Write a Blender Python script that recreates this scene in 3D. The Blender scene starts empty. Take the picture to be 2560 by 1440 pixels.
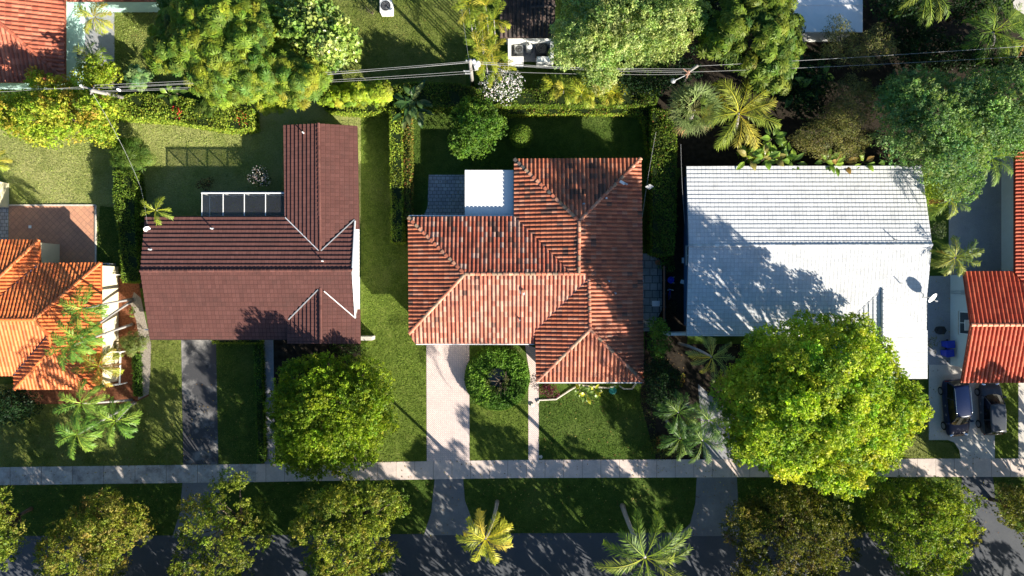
import bpy, math, random
import numpy as np
from mathutils import Vector
from mathutils.geometry import tessellate_polygon

# ------------------------------------------------------------------ camera, sky, sun, exposure
SC = bpy.context.scene
COL = SC.collection
H = 57.0            # drone height above the ground (m)
S = 30.0            # photograph pixels per metre at ground level
SUN_EL, SUN_AZ = 24.0, 135.0     # degrees; azimuth clockwise from the top of the picture

cam = bpy.data.cameras.new("camera"); camo = bpy.data.objects.new("camera", cam); COL.objects.link(camo)
camo.location = (0, 0, H); camo.rotation_euler = (0, 0, 0)
cam.sensor_width = 36; cam.lens = 36 * H * S / 2560; cam.clip_end = 2000
SC.camera = camo

W = bpy.data.worlds.new("World"); SC.world = W; W.use_nodes = True
nt = W.node_tree; sky = nt.nodes.new("ShaderNodeTexSky"); sky.sky_type = 'NISHITA'; sky.sun_disc = False
sky.sun_elevation = math.radians(SUN_EL); sky.sun_rotation = math.radians(SUN_AZ)
bg = nt.nodes["Background"]; hs = nt.nodes.new('ShaderNodeHueSaturation'); hs.inputs['Saturation'].default_value = 1.35; nt.links.new(sky.outputs[0], hs.inputs['Color']); nt.links.new(hs.outputs[0], bg.inputs[0]); bg.inputs[1].default_value = 0.062

sd = Vector((math.cos(math.radians(SUN_EL)) * math.sin(math.radians(SUN_AZ)),
             math.cos(math.radians(SUN_EL)) * math.cos(math.radians(SUN_AZ)), math.sin(math.radians(SUN_EL))))
sl = bpy.data.lights.new("sun", 'SUN'); sl.energy = 5.0; sl.angle = math.radians(0.55); sl.color = (1.0, 0.93, 0.80)
so = bpy.data.objects.new("sun", sl); COL.objects.link(so); so.rotation_euler = (-sd).to_track_quat('-Z', 'Y').to_euler()
so.location = (60, -60, 50)
SC.view_settings.view_transform = 'Standard'; SC.view_settings.look = 'None'
SC.view_settings.exposure = 1.42; SC.view_settings.gamma = 1
SC.render.engine = 'CYCLES'

# ------------------------------------------------------------------ helpers
def P(x, y, h=0.0):
    """world point seen at photograph pixel (x, y) that stands h metres above the ground"""
    k = (1 - h / H) / S
    return Vector(((x - 1280) * k, (720 - y) * k, h))

def tag(o, label=None, cat=None, group=None, kind=None):
    if label: o["label"] = label
    if cat: o["category"] = cat
    if group: o["group"] = group
    if kind: o["kind"] = kind
    return o

def thing(name, label, cat, loc=(0, 0, 0), group=None):
    o = bpy.data.objects.new(name, None); COL.objects.link(o); o.location = loc; o.empty_display_size = .3
    return tag(o, label, cat, group)

def link_mesh(name, me, mat, parent=None):
    o = bpy.data.objects.new(name, me); COL.objects.link(o)
    for m in (mat if isinstance(mat, (list, tuple)) else [mat]): me.materials.append(m)
    if parent is not None:
        o.parent = parent
        o.location = -parent_world(parent)
    return o

def parent_world(o):
    v = Vector(o.location)
    while o.parent is not None:
        o = o.parent; v = v + Vector(o.location)
    return v

class MB:
    """collects shapes in world coordinates; build() links them as one mesh object"""
    def __init__(s): s.v = []; s.f = []; s.c = []
    def add(s, vs, fs, col=(1, 1, 1)):
        n = len(s.v); s.v += [tuple(v) for v in vs]; s.f += [tuple(i + n for i in f) for f in fs]; s.c += [col] * len(vs)
        return s
    def box(s, c, d, rz=0.0, col=(1, 1, 1), bevel=0.0):
        cx, cy, cz = c; dx, dy, dz = d[0] / 2, d[1] / 2, d[2] / 2; ca, sa = math.cos(rz), math.sin(rz)
        if bevel <= 0:
            pts = [(x, y, z) for z in (-dz, dz) for x, y in ((-dx, -dy), (dx, -dy), (dx, dy), (-dx, dy))]
            fs = [(3, 2, 1, 0), (4, 5, 6, 7)] + [(i, (i + 1) % 4, 4 + (i + 1) % 4, 4 + i) for i in range(4)]
        else:
            b = bevel; ring = lambda ex, ey, z: [(-ex + b, -ey, z), (ex - b, -ey, z), (ex, -ey + b, z), (ex, ey - b, z), (ex - b, ey, z), (-ex + b, ey, z), (-ex, ey - b, z), (-ex, -ey + b, z)]
            r0 = ring(dx, dy, -dz); r1 = ring(dx, dy, dz - b); r2 = ring(dx - b * .7, dy - b * .7, dz)
            pts = r0 + r1 + r2
            fs = [tuple(range(7, -1, -1)), tuple(range(16, 24))]
            for k in (0, 8): fs += [(k + i, k + (i + 1) % 8, k + 8 + (i + 1) % 8, k + 8 + i) for i in range(8)]
        return s.add([(cx + x * ca - y * sa, cy + x * sa + y * ca, cz + z) for x, y, z in pts], fs, col)
    def prism(s, poly, z0, z1, col=(1, 1, 1)):
        """vertical prism over a (possibly concave) world xy polygon"""
        poly = [(p[0], p[1]) for p in poly]
        a = sum(poly[i][0] * poly[(i + 1) % len(poly)][1] - poly[(i + 1) % len(poly)][0] * poly[i][1] for i in range(len(poly)))
        if a < 0: poly = poly[::-1]
        n = len(poly); vs = [(x, y, z0) for x, y in poly] + [(x, y, z1) for x, y in poly]
        fs = [(i, (i + 1) % n, n + (i + 1) % n, n + i) for i in range(n)]
        tri = tessellate_polygon([[Vector((x, y, 0)) for x, y in poly]])
        for t in tri:
            a3 = [poly[i] for i in t]
            ar = (a3[1][0] - a3[0][0]) * (a3[2][1] - a3[0][1]) - (a3[2][0] - a3[0][0]) * (a3[1][1] - a3[0][1])
            t = t if ar > 0 else t[::-1]
            fs.append(tuple(n + i for i in t)); fs.append(tuple(reversed(t)))
        return s.add(vs, fs, col)
    def tube(s, pts, rad, n=8, col=(1, 1, 1), cap=True):
        pts = [Vector(p) for p in pts]; m = len(pts)
        rad = rad if isinstance(rad, (list, tuple)) else [rad] * m
        vs = []; side = None
        for i, p in enumerate(pts):
            t = (pts[min(i + 1, m - 1)] - pts[max(i - 1, 0)]).normalized()
            if side is None: side = t.orthogonal().normalized()
            else:
                side = (side - t * side.dot(t)); side = side.normalized() if side.length > 1e-5 else t.orthogonal().normalized()
            b = t.cross(side)
            for k in range(n):
                a = 2 * math.pi * k / n; vs.append(p + (side * math.cos(a) + b * math.sin(a)) * rad[i])
        fs = [(i * n + k, i * n + (k + 1) % n, (i + 1) * n + (k + 1) % n, (i + 1) * n + k) for i in range(m - 1) for k in range(n)]
        if cap: fs += [tuple(range(n - 1, -1, -1)), tuple((m - 1) * n + k for k in range(n))]
        return s.add(vs, fs, col)
    def disc(s, c, prof, n=20, col=(1, 1, 1)):
        """lathe about the vertical through c: prof = [(r, z), ...]"""
        vs = [(c[0] + r * math.cos(2 * math.pi * k / n), c[1] + r * math.sin(2 * math.pi * k / n), c[2] + z) for r, z in prof for k in range(n)]
        fs = [(i * n + k, i * n + (k + 1) % n, (i + 1) * n + (k + 1) % n, (i + 1) * n + k) for i in range(len(prof) - 1) for k in range(n)]
        fs += [tuple(range(n - 1, -1, -1)), tuple((len(prof) - 1) * n + k for k in range(n))]
        return s.add(vs, fs, col)
    def build(s, name, mat, parent=None, smooth=False, bevel=0):
        me = bpy.data.meshes.new(name); me.from_pydata(s.v, [], s.f)
        ca = me.color_attributes.new("Col", 'FLOAT_COLOR', 'POINT')
        ca.data.foreach_set("color", np.c_[np.array(s.c, dtype=np.float32), np.ones(len(s.v), np.float32)].ravel())
        if smooth: me.polygons.foreach_set("use_smooth", [True] * len(me.polygons))
        me.update()
        o = link_mesh(name, me, mat, parent)
        if bevel:
            b = o.modifiers.new("bevel", 'BEVEL'); b.width = bevel; b.segments = 2
        return o

class Leaves:
    """collects leaf blades (four-cornered, folded) with numpy and builds ONE mesh"""
    def __init__(s, seed): s.q = []; s.c = []; s.r = np.random.default_rng(seed)
    def add(s, C, U, N, ln, wd, col, fold=.18, taper=-.15):
        C = np.asarray(C, float); n = len(C)
        if n == 0: return
        U = U / (np.linalg.norm(U, axis=1, keepdims=True) + 1e-9)
        N = N - U * np.sum(U * N, 1, keepdims=True); N = N / (np.linalg.norm(N, axis=1, keepdims=True) + 1e-9)
        V = np.cross(N, U); ln = np.broadcast_to(np.asarray(ln, float).reshape(-1, 1), (n, 1)); wd = np.broadcast_to(np.asarray(wd, float).reshape(-1, 1), (n, 1))
        mid = C + U * ln * taper
        q = np.stack([C - U * ln * .5, mid + V * wd * .5 + N * wd * fold, C + U * ln * .5, mid - V * wd * .5 + N * wd * fold], 1)
        s.q.append(q); s.c.append(np.repeat(np.broadcast_to(col, (n, 3))[:, None, :], 4, 1))
    def quads(s, q, col):
        q = np.asarray(q, float); s.q.append(q); s.c.append(np.repeat(np.broadcast_to(np.asarray(col, float), (len(q), 3))[:, None, :], 4, 1))
    def colour(s, n, pal, jit=.16):
        w = np.array([p[1] for p in pal], float); idx = s.r.choice(len(pal), n, p=w / w.sum())
        c = np.array([p[0] for p in pal], float)[idx]
        return np.clip(c * (1 + s.r.normal(0, jit, (n, 1))) * (1 + s.r.normal(0, .05, (n, 3))), .002, .9)
    def build(s, name, mat, parent=None, extra=None):
        q = np.concatenate(s.q).astype(np.float32); c = np.concatenate(s.c).astype(np.float32); n = len(q)
        v = q.reshape(-1, 3); cc = c.reshape(-1, 3)
        me = bpy.data.meshes.new(name); me.vertices.add(n * 4); me.loops.add(n * 4); me.polygons.add(n)
        me.vertices.foreach_set("co", v.ravel()); me.loops.foreach_set("vertex_index", np.arange(n * 4, dtype=np.int32))
        me.polygons.foreach_set("loop_start", np.arange(0, n * 4, 4, dtype=np.int32)); me.polygons.foreach_set("loop_total", np.full(n, 4, np.int32))
        ca = me.color_attributes.new("Col", 'FLOAT_COLOR', 'POINT')
        ca.data.foreach_set("color", np.c_[cc, np.ones(len(cc), np.float32)].ravel())
        me.update(calc_edges=True)
        return link_mesh(name, me, mat, parent)

# ------------------------------------------------------------------ materials
def new_mat(name):
    m = bpy.data.materials.new(name); m.use_nodes = True; return m, m.node_tree, m.node_tree.nodes["Principled BSDF"]
def nd(nt, t, **kw):
    n = nt.nodes.new(t)
    for k, v in kw.items(): setattr(n, k, v)
    return n
def noise(nt, scale, detail=4, rough=.6, vec=None):
    n = nd(nt, "ShaderNodeTexNoise"); n.inputs["Scale"].default_value = scale; n.inputs["Detail"].default_value = detail; n.inputs["Roughness"].default_value = rough
    if vec is not None: nt.links.new(vec, n.inputs["Vector"])
    return n.outputs["Fac"]
def ramp(nt, fac, stops):
    r = nd(nt, "ShaderNodeValToRGB"); e = r.color_ramp.elements
    while len(e) < len(stops): e.new(.5)
    for i, (p, c) in enumerate(stops): e[i].position = p; e[i].color = (*c, 1) if len(c) == 3 else c
    nt.links.new(fac, r.inputs[0]); return r.outputs[0]
def mix(nt, f, a, b, mode='MIX'):
    m = nd(nt, "ShaderNodeMix", data_type='RGBA', blend_type=mode)
    for k, v in ((0, f), (6, a), (7, b)):
        if isinstance(v, (int, float)): m.inputs[k].default_value = v
        elif isinstance(v, tuple): m.inputs[k].default_value = (*v, 1)
        else: nt.links.new(v, m.inputs[k])
    return m.outputs[2]
def objco(nt): return nd(nt, "ShaderNodeNewGeometry").outputs["Position"]
def bump(nt, b, fac, dist, strength=1.0):
    n = nd(nt, "ShaderNodeBump"); n.inputs["Distance"].default_value = dist; n.inputs["Strength"].default_value = strength
    nt.links.new(fac, n.inputs["Height"]); nt.links.new(n.outputs[0], b.inputs["Normal"])

def m_plain(name, c, rough=.6, var=.12, scale=3, metal=0, spec=.4, bumpd=0):
    m, nt, b = new_mat(name); g = objco(nt)
    c0 = tuple(x * (1 - var) for x in c); c1 = tuple(min(1, x * (1 + var)) for x in c)
    nt.links.new(ramp(nt, noise(nt, scale, 6, .65, g), [(.3, c0), (.7, c1)]), b.inputs["Base Color"])
    b.inputs["Roughness"].default_value = rough; b.inputs["Metallic"].default_value = metal; b.inputs["Specular IOR Level"].default_value = spec
    if bumpd: bump(nt, b, noise(nt, scale * 8, 4, .6, g), bumpd)
    return m

def m_grass(name, dark, mid, dry, drybias=.5):
    m, nt, b = new_mat(name); g = objco(nt)
    big = noise(nt, .22, 5, .6, g); med = noise(nt, 1.4, 6, .7, g); fine = noise(nt, 9, 5, .75, g); vf = noise(nt, 28, 2, .6, g)
    a = ramp(nt, med, [(.3, dark), (.55, mid), (.75, dry)])
    a = mix(nt, ramp(nt, big, [(drybias - .12, (0, 0, 0)), (drybias + .14, (1, 1, 1))]), a, dry)
    a = mix(nt, .75, a, ramp(nt, fine, [(.3, (.45, .5, .4)), (.5, (1, 1, 1)), (.72, (1.6, 1.5, 1.3))]), 'MULTIPLY')
    nt.links.new(a, b.inputs["Base Color"]); b.inputs["Roughness"].default_value = .9; b.inputs["Specular IOR Level"].default_value = .15
    ad = nd(nt, "ShaderNodeMath", operation='ADD'); nt.links.new(fine, ad.inputs[0]); nt.links.new(vf, ad.inputs[1])
    bump(nt, b, ad.outputs[0], .16, .9)
    return m

def m_attr(name, rough=.6, spec=.3, weather=0, wcol=(.03, .03, .03), wscale=1.2, bumpd=.0):
    """the colour of each tile or blade comes from the mesh; weathering with its own shape over it"""
    m, nt, b = new_mat(name); at = nd(nt, "ShaderNodeAttribute", attribute_name="Col").outputs["Color"]; g = objco(nt)
    if weather:
        f = ramp(nt, noise(nt, wscale, 7, .7, g), [(.5, (0, 0, 0)), (.72, (weather,) * 3)])
        at = mix(nt, f, at, wcol)
        at = mix(nt, .5, at, ramp(nt, noise(nt, 14, 4, .7, g), [(.3, (.62,) * 3), (.7, (1.25,) * 3)]), 'MULTIPLY')
    nt.links.new(at, b.inputs["Base Color"]); b.inputs["Roughness"].default_value = rough; b.inputs["Specular IOR Level"].default_value = spec
    if bumpd: bump(nt, b, noise(nt, 30, 3, .6, g), bumpd)
    return m

def m_leaf(name, trans=.38, rough=.5, spec=.18, boost=(1.25, 1.35, .6)):
    m, nt, b = new_mat(name); at = nd(nt, "ShaderNodeAttribute", attribute_name="Col").outputs["Color"]
    nt.links.new(at, b.inputs["Base Color"]); b.inputs["Roughness"].default_value = rough; b.inputs["Specular IOR Level"].default_value = spec
    t = nd(nt, "ShaderNodeBsdfTranslucent"); nt.links.new(mix(nt, 1.0, at, boost, 'MULTIPLY'), t.inputs[0])
    ms = nd(nt, "ShaderNodeMixShader"); ms.inputs[0].default_value = trans
    out = nt.nodes["Material Output"]; nt.links.new(b.outputs[0], ms.inputs[1]); nt.links.new(t.outputs[0], ms.inputs[2]); nt.links.new(ms.outputs[0], out.inputs[0])
    return m

def m_slabs(name, c0, c1, joint, sx, sy, offx=0, offy=0, w=.02, stain=(.1, .09, .085), stains=.5, rot=0, rowoff=0.0, bumpd=.01):
    """paving with regular joints: sx, sy slab sizes in metres"""
    m, nt, b = new_mat(name); g = objco(nt)
    mp = nd(nt, "ShaderNodeMapping"); nt.links.new(g, mp.inputs[0]); mp.inputs["Location"].default_value = (offx, offy, 0); mp.inputs["Rotation"].default_value = (0, 0, rot)
    br = nd(nt, "ShaderNodeTexBrick"); nt.links.new(mp.outputs[0], br.inputs["Vector"]); br.offset = rowoff
    br.inputs["Scale"].default_value = 1; br.inputs["Brick Width"].default_value = sx; br.inputs["Row Height"].default_value = sy
    br.inputs["Mortar Size"].default_value = w; br.inputs["Mortar Smooth"].default_value = .1
    br.inputs["Color1"].default_value = (*c0, 1); br.inputs["Color2"].default_value = (*c1, 1); br.inputs["Mortar"].default_value = (*joint, 1)
    a = mix(nt, ramp(nt, noise(nt, .9, 8, .72, g), [(.42, (0, 0, 0)), (.75, (stains,) * 3)]), br.outputs["Color"], stain)
    a = mix(nt, .5, a, ramp(nt, noise(nt, 10, 5, .7, g), [(.3, (.75,) * 3), (.7, (1.18,) * 3)]), 'MULTIPLY')
    nt.links.new(a, b.inputs["Base Color"]); b.inputs["Roughness"].default_value = .85; b.inputs["Specular IOR Level"].default_value = .25
    inv = nd(nt, "ShaderNodeMath", operation='SUBTRACT'); inv.inputs[0].default_value = 1; nt.links.new(br.outputs["Fac"], inv.inputs[1])
    bump(nt, b, inv.outputs[0], bumpd, .8)
    return m

def m_worn(name, base, worn, spots, s1=.35, thr=(.45, .7), fine=20, rough=.85):
    """asphalt or concrete: base colour, big worn areas, fine grain"""
    m, nt, b = new_mat(name); g = objco(nt)
    a = mix(nt, ramp(nt, noise(nt, s1, 7, .65, g), [(thr[0], (0, 0, 0)), (thr[1], (1, 1, 1))]), base, worn)
    a = mix(nt, ramp(nt, noise(nt, 1.7, 8, .75, g), [(.55, (0, 0, 0)), (.8, (.7,) * 3)]), a, spots)
    a = mix(nt, .6, a, ramp(nt, noise(nt, fine, 3, .8, g), [(.3, (.7,) * 3), (.7, (1.3,) * 3)]), 'MULTIPLY')
    nt.links.new(a, b.inputs["Base Color"]); b.inputs["Roughness"].default_value = rough; b.inputs["Specular IOR Level"].default_value = .25
    bump(nt, b, noise(nt, 45, 3, .7, g), .008, .6)
    return m

def m_car(name, c, coat=.12, metal=.0):
    m, nt, b = new_mat(name); b.inputs["Base Color"].default_value = (*c, 1); b.inputs["Metallic"].default_value = metal
    b.inputs["Roughness"].default_value = .28; b.inputs["Specular IOR Level"].default_value = .25; b.inputs["Coat Weight"].default_value = coat; b.inputs["Coat Roughness"].default_value = .05; return m
def m_glass(name, c=(.01, .012, .015), rough=.05):
    m, nt, b = new_mat(name); b.inputs["Base Color"].default_value = (*c, 1); b.inputs["Roughness"].default_value = rough; b.inputs["Specular IOR Level"].default_value = .8; return m
def m_screen(name):
    m, nt, b = new_mat(name); b.inputs["Base Color"].default_value = (.03, .032, .035, 1); b.inputs["Roughness"].default_value = .8
    tr = nd(nt, "ShaderNodeBsdfTransparent"); ms = nd(nt, "ShaderNodeMixShader"); ms.inputs[0].default_value = .25
    nt.links.new(tr.outputs[0], ms.inputs[1]); nt.links.new(b.outputs[0], ms.inputs[2]); nt.links.new(ms.outputs[0], nt.nodes["Material Output"].inputs[0]); return m

M = {}
M['lawn'] = m_grass('grass_green', (.040, .080, .012), (.080, .140, .020), (.130, .180, .040), .62)
M['lawn_vivid'] = m_grass('grass_vivid', (.080, .130, .016), (.145, .205, .032), (.220, .255, .062), .66)
M['lawn_dry'] = m_grass('grass_dry', (.180, .240, .050), (.300, .345, .095), (.430, .430, .170), .5)
M['lawn_olive'] = m_grass('grass_olive', (.090, .130, .022), (.160, .205, .040), (.260, .275, .085), .55)
M['soil'] = m_plain('soil', (.030, .024, .018), .95, .5, 2.5, spec=.1, bumpd=.04)
M['mulch'] = m_plain('mulch', (.19, .075, .040), .95, .55, 6, spec=.1, bumpd=.05)
M['gravel'] = m_plain('gravel', (.30, .26, .22), .95, .35, 9, spec=.1, bumpd=.03)
M['road'] = m_worn('road_asphalt', (.070, .076, .090), (.090, .095, .105), (.050, .055, .065))
M['drive_asphalt'] = m_worn('driveway_asphalt', (.055, .055, .060), (.30, .285, .27), (.045, .045, .048), .34, (.50, .64))
M['apron'] = m_worn('apron_asphalt', (.17, .17, .175), (.24, .24, .24), (.09, .09, .095), .5)
M['concrete'] = m_worn('pale_concrete', (.47, .44, .40), (.56, .53, .49), (.26, .25, .24), .4)
M['concrete_grey'] = m_worn('grey_concrete', (.27, .27, .29), (.34, .335, .33), (.16, .16, .165), .35)
M['sidewalk'] = m_slabs('sidewalk_slabs', (.66, .54, .48), (.58, .49, .44), (.20, .16, .13), 1.55, 8, .35, 3.0, .018, (.28, .24, .23), .55)
M['sidewalk_old'] = m_slabs('sidewalk_weathered', (.46, .42, .39), (.53, .48, .44), (.15, .12, .10), 2.6, 8, .2, 3, .02, (.10, .085, .085), .95)
M['herring'] = m_slabs('pink_brick_paving', (.74, .60, .54), (.66, .54, .50), (.38, .30, .29), .24, .12, 0, 0, .012, (.38, .33, .31), .35, rot=math.radians(45), rowoff=.5)
M['terracotta_pave'] = m_slabs('terracotta_paving', (.60, .30, .18), (.50, .25, .16), (.36, .20, .13), .40, .40, 0, 0, .018, (.26, .15, .12), .6, rot=math.radians(45))
M['slate'] = m_slabs('slate_paving', (.42, .43, .45), (.30, .31, .34), (.10, .10, .11), .36, .30, 0, 0, .02, (.10, .10, .11), .5, rowoff=.4)
M['stone_pave'] = m_slabs('stone_paving', (.32, .34, .33), (.22, .25, .25), (.06, .07, .07), .62, .62, .1, .2, .03, (.08, .085, .08), .6, rowoff=.3)
M['tile'] = m_attr('clay_roof_tile', .55, .35, .55, (.04, .03, .028), 1.0)
M['tile_clean'] = m_attr('orange_roof_tile', .5, .35, .18, (.18, .05, .02), 1.0)
M['shingle'] = m_attr('flat_roof_tile', .75, .2, .35, (.06, .04, .035), .6)
M['white_tile'] = m_attr('white_painted_roof_tile', .65, .25, .55, (.38, .385, .39), .8)
M['dark_tile'] = m_attr('black_roof_tile', .6, .3, .7, (.22, .13, .10), 2.0)
M['white_roof'] = m_plain('white_metal_roof', (.80, .80, .79), .45, .04, 2)
M['wall_white'] = m_plain('white_stucco', (.74, .74, .71), .9, .05, 3, bumpd=.01)
M['wall_cream'] = m_plain('cream_stucco', (.74, .66, .45), .9, .05, 3, bumpd=.01)
M['wall_teal'] = m_plain('teal_stucco', (.38, .56, .52), .9, .05, 3, bumpd=.01)
M['wall_blue'] = m_plain('blue_stucco', (.10, .22, .40), .9, .05, 3)
M['wall_pale'] = m_plain('pale_grey_stucco', (.60, .62, .60), .9, .04, 3, bumpd=.01)
M['white'] = m_plain('white_paint', (.80, .80, .79), .45, .03, 4)
M['grey_metal'] = m_plain('grey_metal', (.45, .46, .47), .45, .08, 5, metal=.4)
M['dark_metal'] = m_plain('dark_metal', (.05, .05, .055), .5, .15, 5, metal=.3)
M['black_plastic'] = m_plain('black_plastic', (.02, .02, .022), .5, .2, 5)
M['blue_plastic'] = m_plain('blue_plastic', (.015, .04, .42), .4, .1, 5)
M['soffit'] = m_plain('soffit_brown', (.06, .035, .028), .8, .15, 3)
M['soffit_white'] = m_plain('soffit_white', (.62, .62, .60), .8, .05, 3)
M['bark'] = m_plain('bark', (.12, .095, .072), .95, .4, 5, spec=.1, bumpd=.03)
M['palm_bark'] = m_plain('palm_bark', (.32, .30, .29), .9, .2, 5, spec=.15, bumpd=.02)
M['pole_wood'] = m_plain('weathered_pole_wood', (.26, .245, .23), .9, .2, 6, spec=.15)
M['wire'] = m_plain('wire_grey', (.34, .34, .34), .5, .05, 4)
M['leaf'] = m_leaf('leaf')
M['leaf_gloss'] = m_leaf('glossy_leaf', .25, .35, .4)
M['frond'] = m_leaf('palm_frond', .32, .45, .22, (1.3, 1.25, .5))
M['hedge'] = m_leaf('hedge_leaf', .28, .55, .15)
M['navy'] = m_car('navy_paint', (.005, .013, .050))
M['grey_car'] = m_car('grey_paint', (.055, .062, .075))
M['glass'] = m_glass('car_glass', (.006, .008, .010), .12); M['window_glass'] = m_glass('window_glass', (.05, .06, .07), .08)
M['rubber'] = m_plain('tyre_rubber', (.015, .015, .016), .8, .1, 5)
M['alloy'] = m_plain('alloy', (.35, .35, .36), .3, .05, 5, metal=.9)
M['chrome'] = m_plain('chrome', (.75, .75, .76), .15, .02, 5, metal=1)
M['red_lens'] = m_plain('red_lens', (.25, .01, .01), .2, .05, 5)
M['screen'] = m_screen('insect_screen'); M['blade'] = m_leaf('grass_blade', .3, .7, .1)
M['terracotta'] = m_plain('terracotta', (.40, .17, .09), .8, .1, 5)
M['limestone'] = m_plain('limestone', (.55, .50, .43), .9, .2, 5, bumpd=.02)
M['teal_lid'] = m_plain('teal_plastic', (.02, .22, .18), .5, .1, 5)

# ------------------------------------------------------------------ ground, road and paving
def sheet(name, px, z, mat, kind='structure', label=None, cat=None, thick=0.0, smoothed=False):
    b = MB(); poly = [P(x, y, z) for x, y in px]
    if thick: b.prism(poly, z - thick, z)
    else:
        a = sum(poly[i][0] * poly[(i + 1) % len(poly)][1] - poly[(i + 1) % len(poly)][0] * poly[i][1] for i in range(len(poly)))
        if a < 0: poly = poly[::-1]
        tri = tessellate_polygon([[Vector((p[0], p[1], 0)) for p in poly]]); fs = []
        for t in tri:
            q = [poly[i] for i in t]; ar = (q[1] - q[0]).cross(q[2] - q[0]).z
            fs.append(t if ar > 0 else t[::-1])
        b.add(poly, fs)
    return tag(b.build(name, mat), label, cat, None, kind)

def arc(cx, cy, r, a0, a1, n=8):
    return [(cx + r * math.cos(math.radians(a0 + (a1 - a0) * i / n)), cy + r * math.sin(math.radians(a0 + (a1 - a0) * i / n))) for i in range(n + 1)]

sheet('ground', [(-14000, -14000), (16500, -14000), (16500, 15500), (-14000, 15500)], 0.0, M['lawn'])
sheet('road', [(-3000, 1348), (0, 1340), (640, 1338), (1280, 1333), (1920, 1331), (5500, 1330), (5500, 1540), (-3000, 1550)], .008, M['road'])
sheet('lawn', [(902, 270), (1012, 270), (1012, 600), (1064, 720), (1066, 1152), (902, 1160)], .004, M['lawn_vivid'])
sheet('lawn', [(1174, 1010), (1320, 1010), (1320, 1151), (1174, 1152)], .004, M['lawn_vivid'])
sheet('lawn', [(2487, 940), (2546, 940), (2546, 1148), (2487, 1148)], .004, M['lawn_vivid'])
sheet('lawn', [(290, 270), (902, 230), (902, 560), (345, 560), (330, 420), (290, 420)], .004, M['lawn_dry'])
sheet('lawn', [(-700, 270), (285, 270), (300, 520), (250, 515), (240, 660), (300, 720), (278, 720), (240, 700), (0, 620), (-700, 620)], .004, M['lawn_dry'])
sheet('lawn', [(283, -500), (1165, -500), (1165, 225), (283, 225)], .0045, M['lawn_olive'])
sheet('lawn', [(-700, 960), (340, 960), (372, 850), (453, 850), (456, 1166), (-700, 1172)], .0045, M['lawn_olive'])
sheet('lawn', [(2150, 1000), (2322, 1000), (2322, 1100), (2375, 1108), (2400, 1140), (2400, 1150), (2150, 1150)], .004, M['lawn_olive'])
sheet('soil_bed', [(1612, 640), (1718, 400), (1718, 860), (1850, 860), (1850, 1000), (1790, 1040), (1760, 1150), (1640, 1150), (1600, 1000), (1612, 860)], .0035, M['soil'])
sheet('soil_bed', [(1640, 270), (1690, 100), (1760, -400), (2500, -400), (2500, 20), (2560, 100), (3300, 100), (3300, 440), (2300, 420), (1690, 420)], .003, M['soil'])
sheet('soil_bed', [(660, 850), (905, 850), (905, 900), (700, 960), (684, 1160), (684, 850)], .0035, M['soil'])
sheet('soil_bed', [(285, 420), (350, 420), (356, 720), (310, 720)], .006, M['soil'])
sheet('mulch_bed', [(262, 690), (345, 695), (372, 850), (372, 990), (330, 1010), (60, 1010), (30, 940), (262, 940)], .007, M['mulch'])
sheet('gravel_path', [(335, 730), (352, 745), (364, 800), (378, 860), (376, 930), (372, 985), (345, 1000), (345, 930), (352, 870), (340, 800), (326, 760)], .012, M['gravel'])
sheet('sidewalk', [(640, 1160), (1280, 1150), (1920, 1148), (2560, 1146), (5500, 1140), (5500, 1186), (2560, 1192), (1920, 1193), (1280, 1195), (640, 1205)], .03, M['sidewalk'], thick=.05)
sheet('sidewalk', [(-3000, 1172), (0, 1168), (640, 1160), (640, 1205), (0, 1213), (-3000, 1217)], .0285, M['sidewalk_old'], thick=.05)
sheet('driveway', [(453, 845), (540, 845), (546, 1160), (458, 1162)], .016, M['drive_asphalt'])
sheet('driveway', [(456, 1207), (546, 1206), (556, 1280), (575, 1342), (430, 1344), (450, 1280)], .016, M['apron'])
sheet('garden_path', [(656, 845), (683, 845), (688, 1163), (662, 1163)], .02, M['concrete_grey'], thick=.02)
sheet('driveway', [(1066, 855), (1173, 855), (1174, 1152), (1067, 1153)], .018, M['herring'])
sheet('driveway', [(1087, 1195), (1158, 1195), (1162, 1250), (1180, 1300), (1212, 1337), (1060, 1338), (1078, 1280)], .014, M['apron'])
sheet('garden_path', [(1312, 860), (1340, 870), (1347, 960), (1347, 1150), (1321, 1150), (1321, 990), (1322, 920)], .018, M['herring'])
sheet('driveway', [(1742, 1192), (1842, 1192), (1850, 1340), (1690, 1340), (1725, 1310), (1738, 1260)], .014, M['apron'])
sheet('driveway', [(1745, 960), (1800, 1010), (1842, 1040), (1842, 1150), (1760, 1150)], .012, M['concrete_grey'])
sheet('driveway', [(2322, 910), (2487, 910), (2487, 1148), (2402, 1148), (2398, 1125), (2385, 1106), (2370, 1100), (2322, 1100)], .020, M['concrete'])
sheet('driveway', [(2405, 1190), (2482, 1190), (2490, 1260), (2520, 1310), (2550, 1335), (2380, 1335), (2400, 1280)], .014, M['road'])
sheet('garden_path', [(2546, 900), (2700, 900), (2700, 1148), (2546, 1148)], .020, M['concrete'])
sheet('garden_path', [(2318, 690), (2376, 690), (2376, 912), (2318, 912)], .022, M['concrete_grey'])
sheet('patio', [(2372, 380), (2560, 380), (2560, 690), (2372, 690)], .020, M['concrete_grey'])
sheet('patio', [(2500, -200), (2800, -200), (2800, 100), (2575, 45), (2535, 20)], .02, M['concrete'])
sheet('patio', [(1072, 437), (1164, 437), (1164, 545), (1062, 545)] + arc(1020, 505, 50, 40, -10, 6), .02, M['slate'])
sheet('patio', [(1603, 634), (1632, 634), (1640, 640), (1655, 655), (1655, 775), (1625, 828), (1603, 828)], .02, M['stone_pave'])
sheet('patio', [(22, 515), (238, 515), (238, 660), (100, 660), (90, 620), (22, 610)], .02, M['terracotta_pave'])
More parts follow.
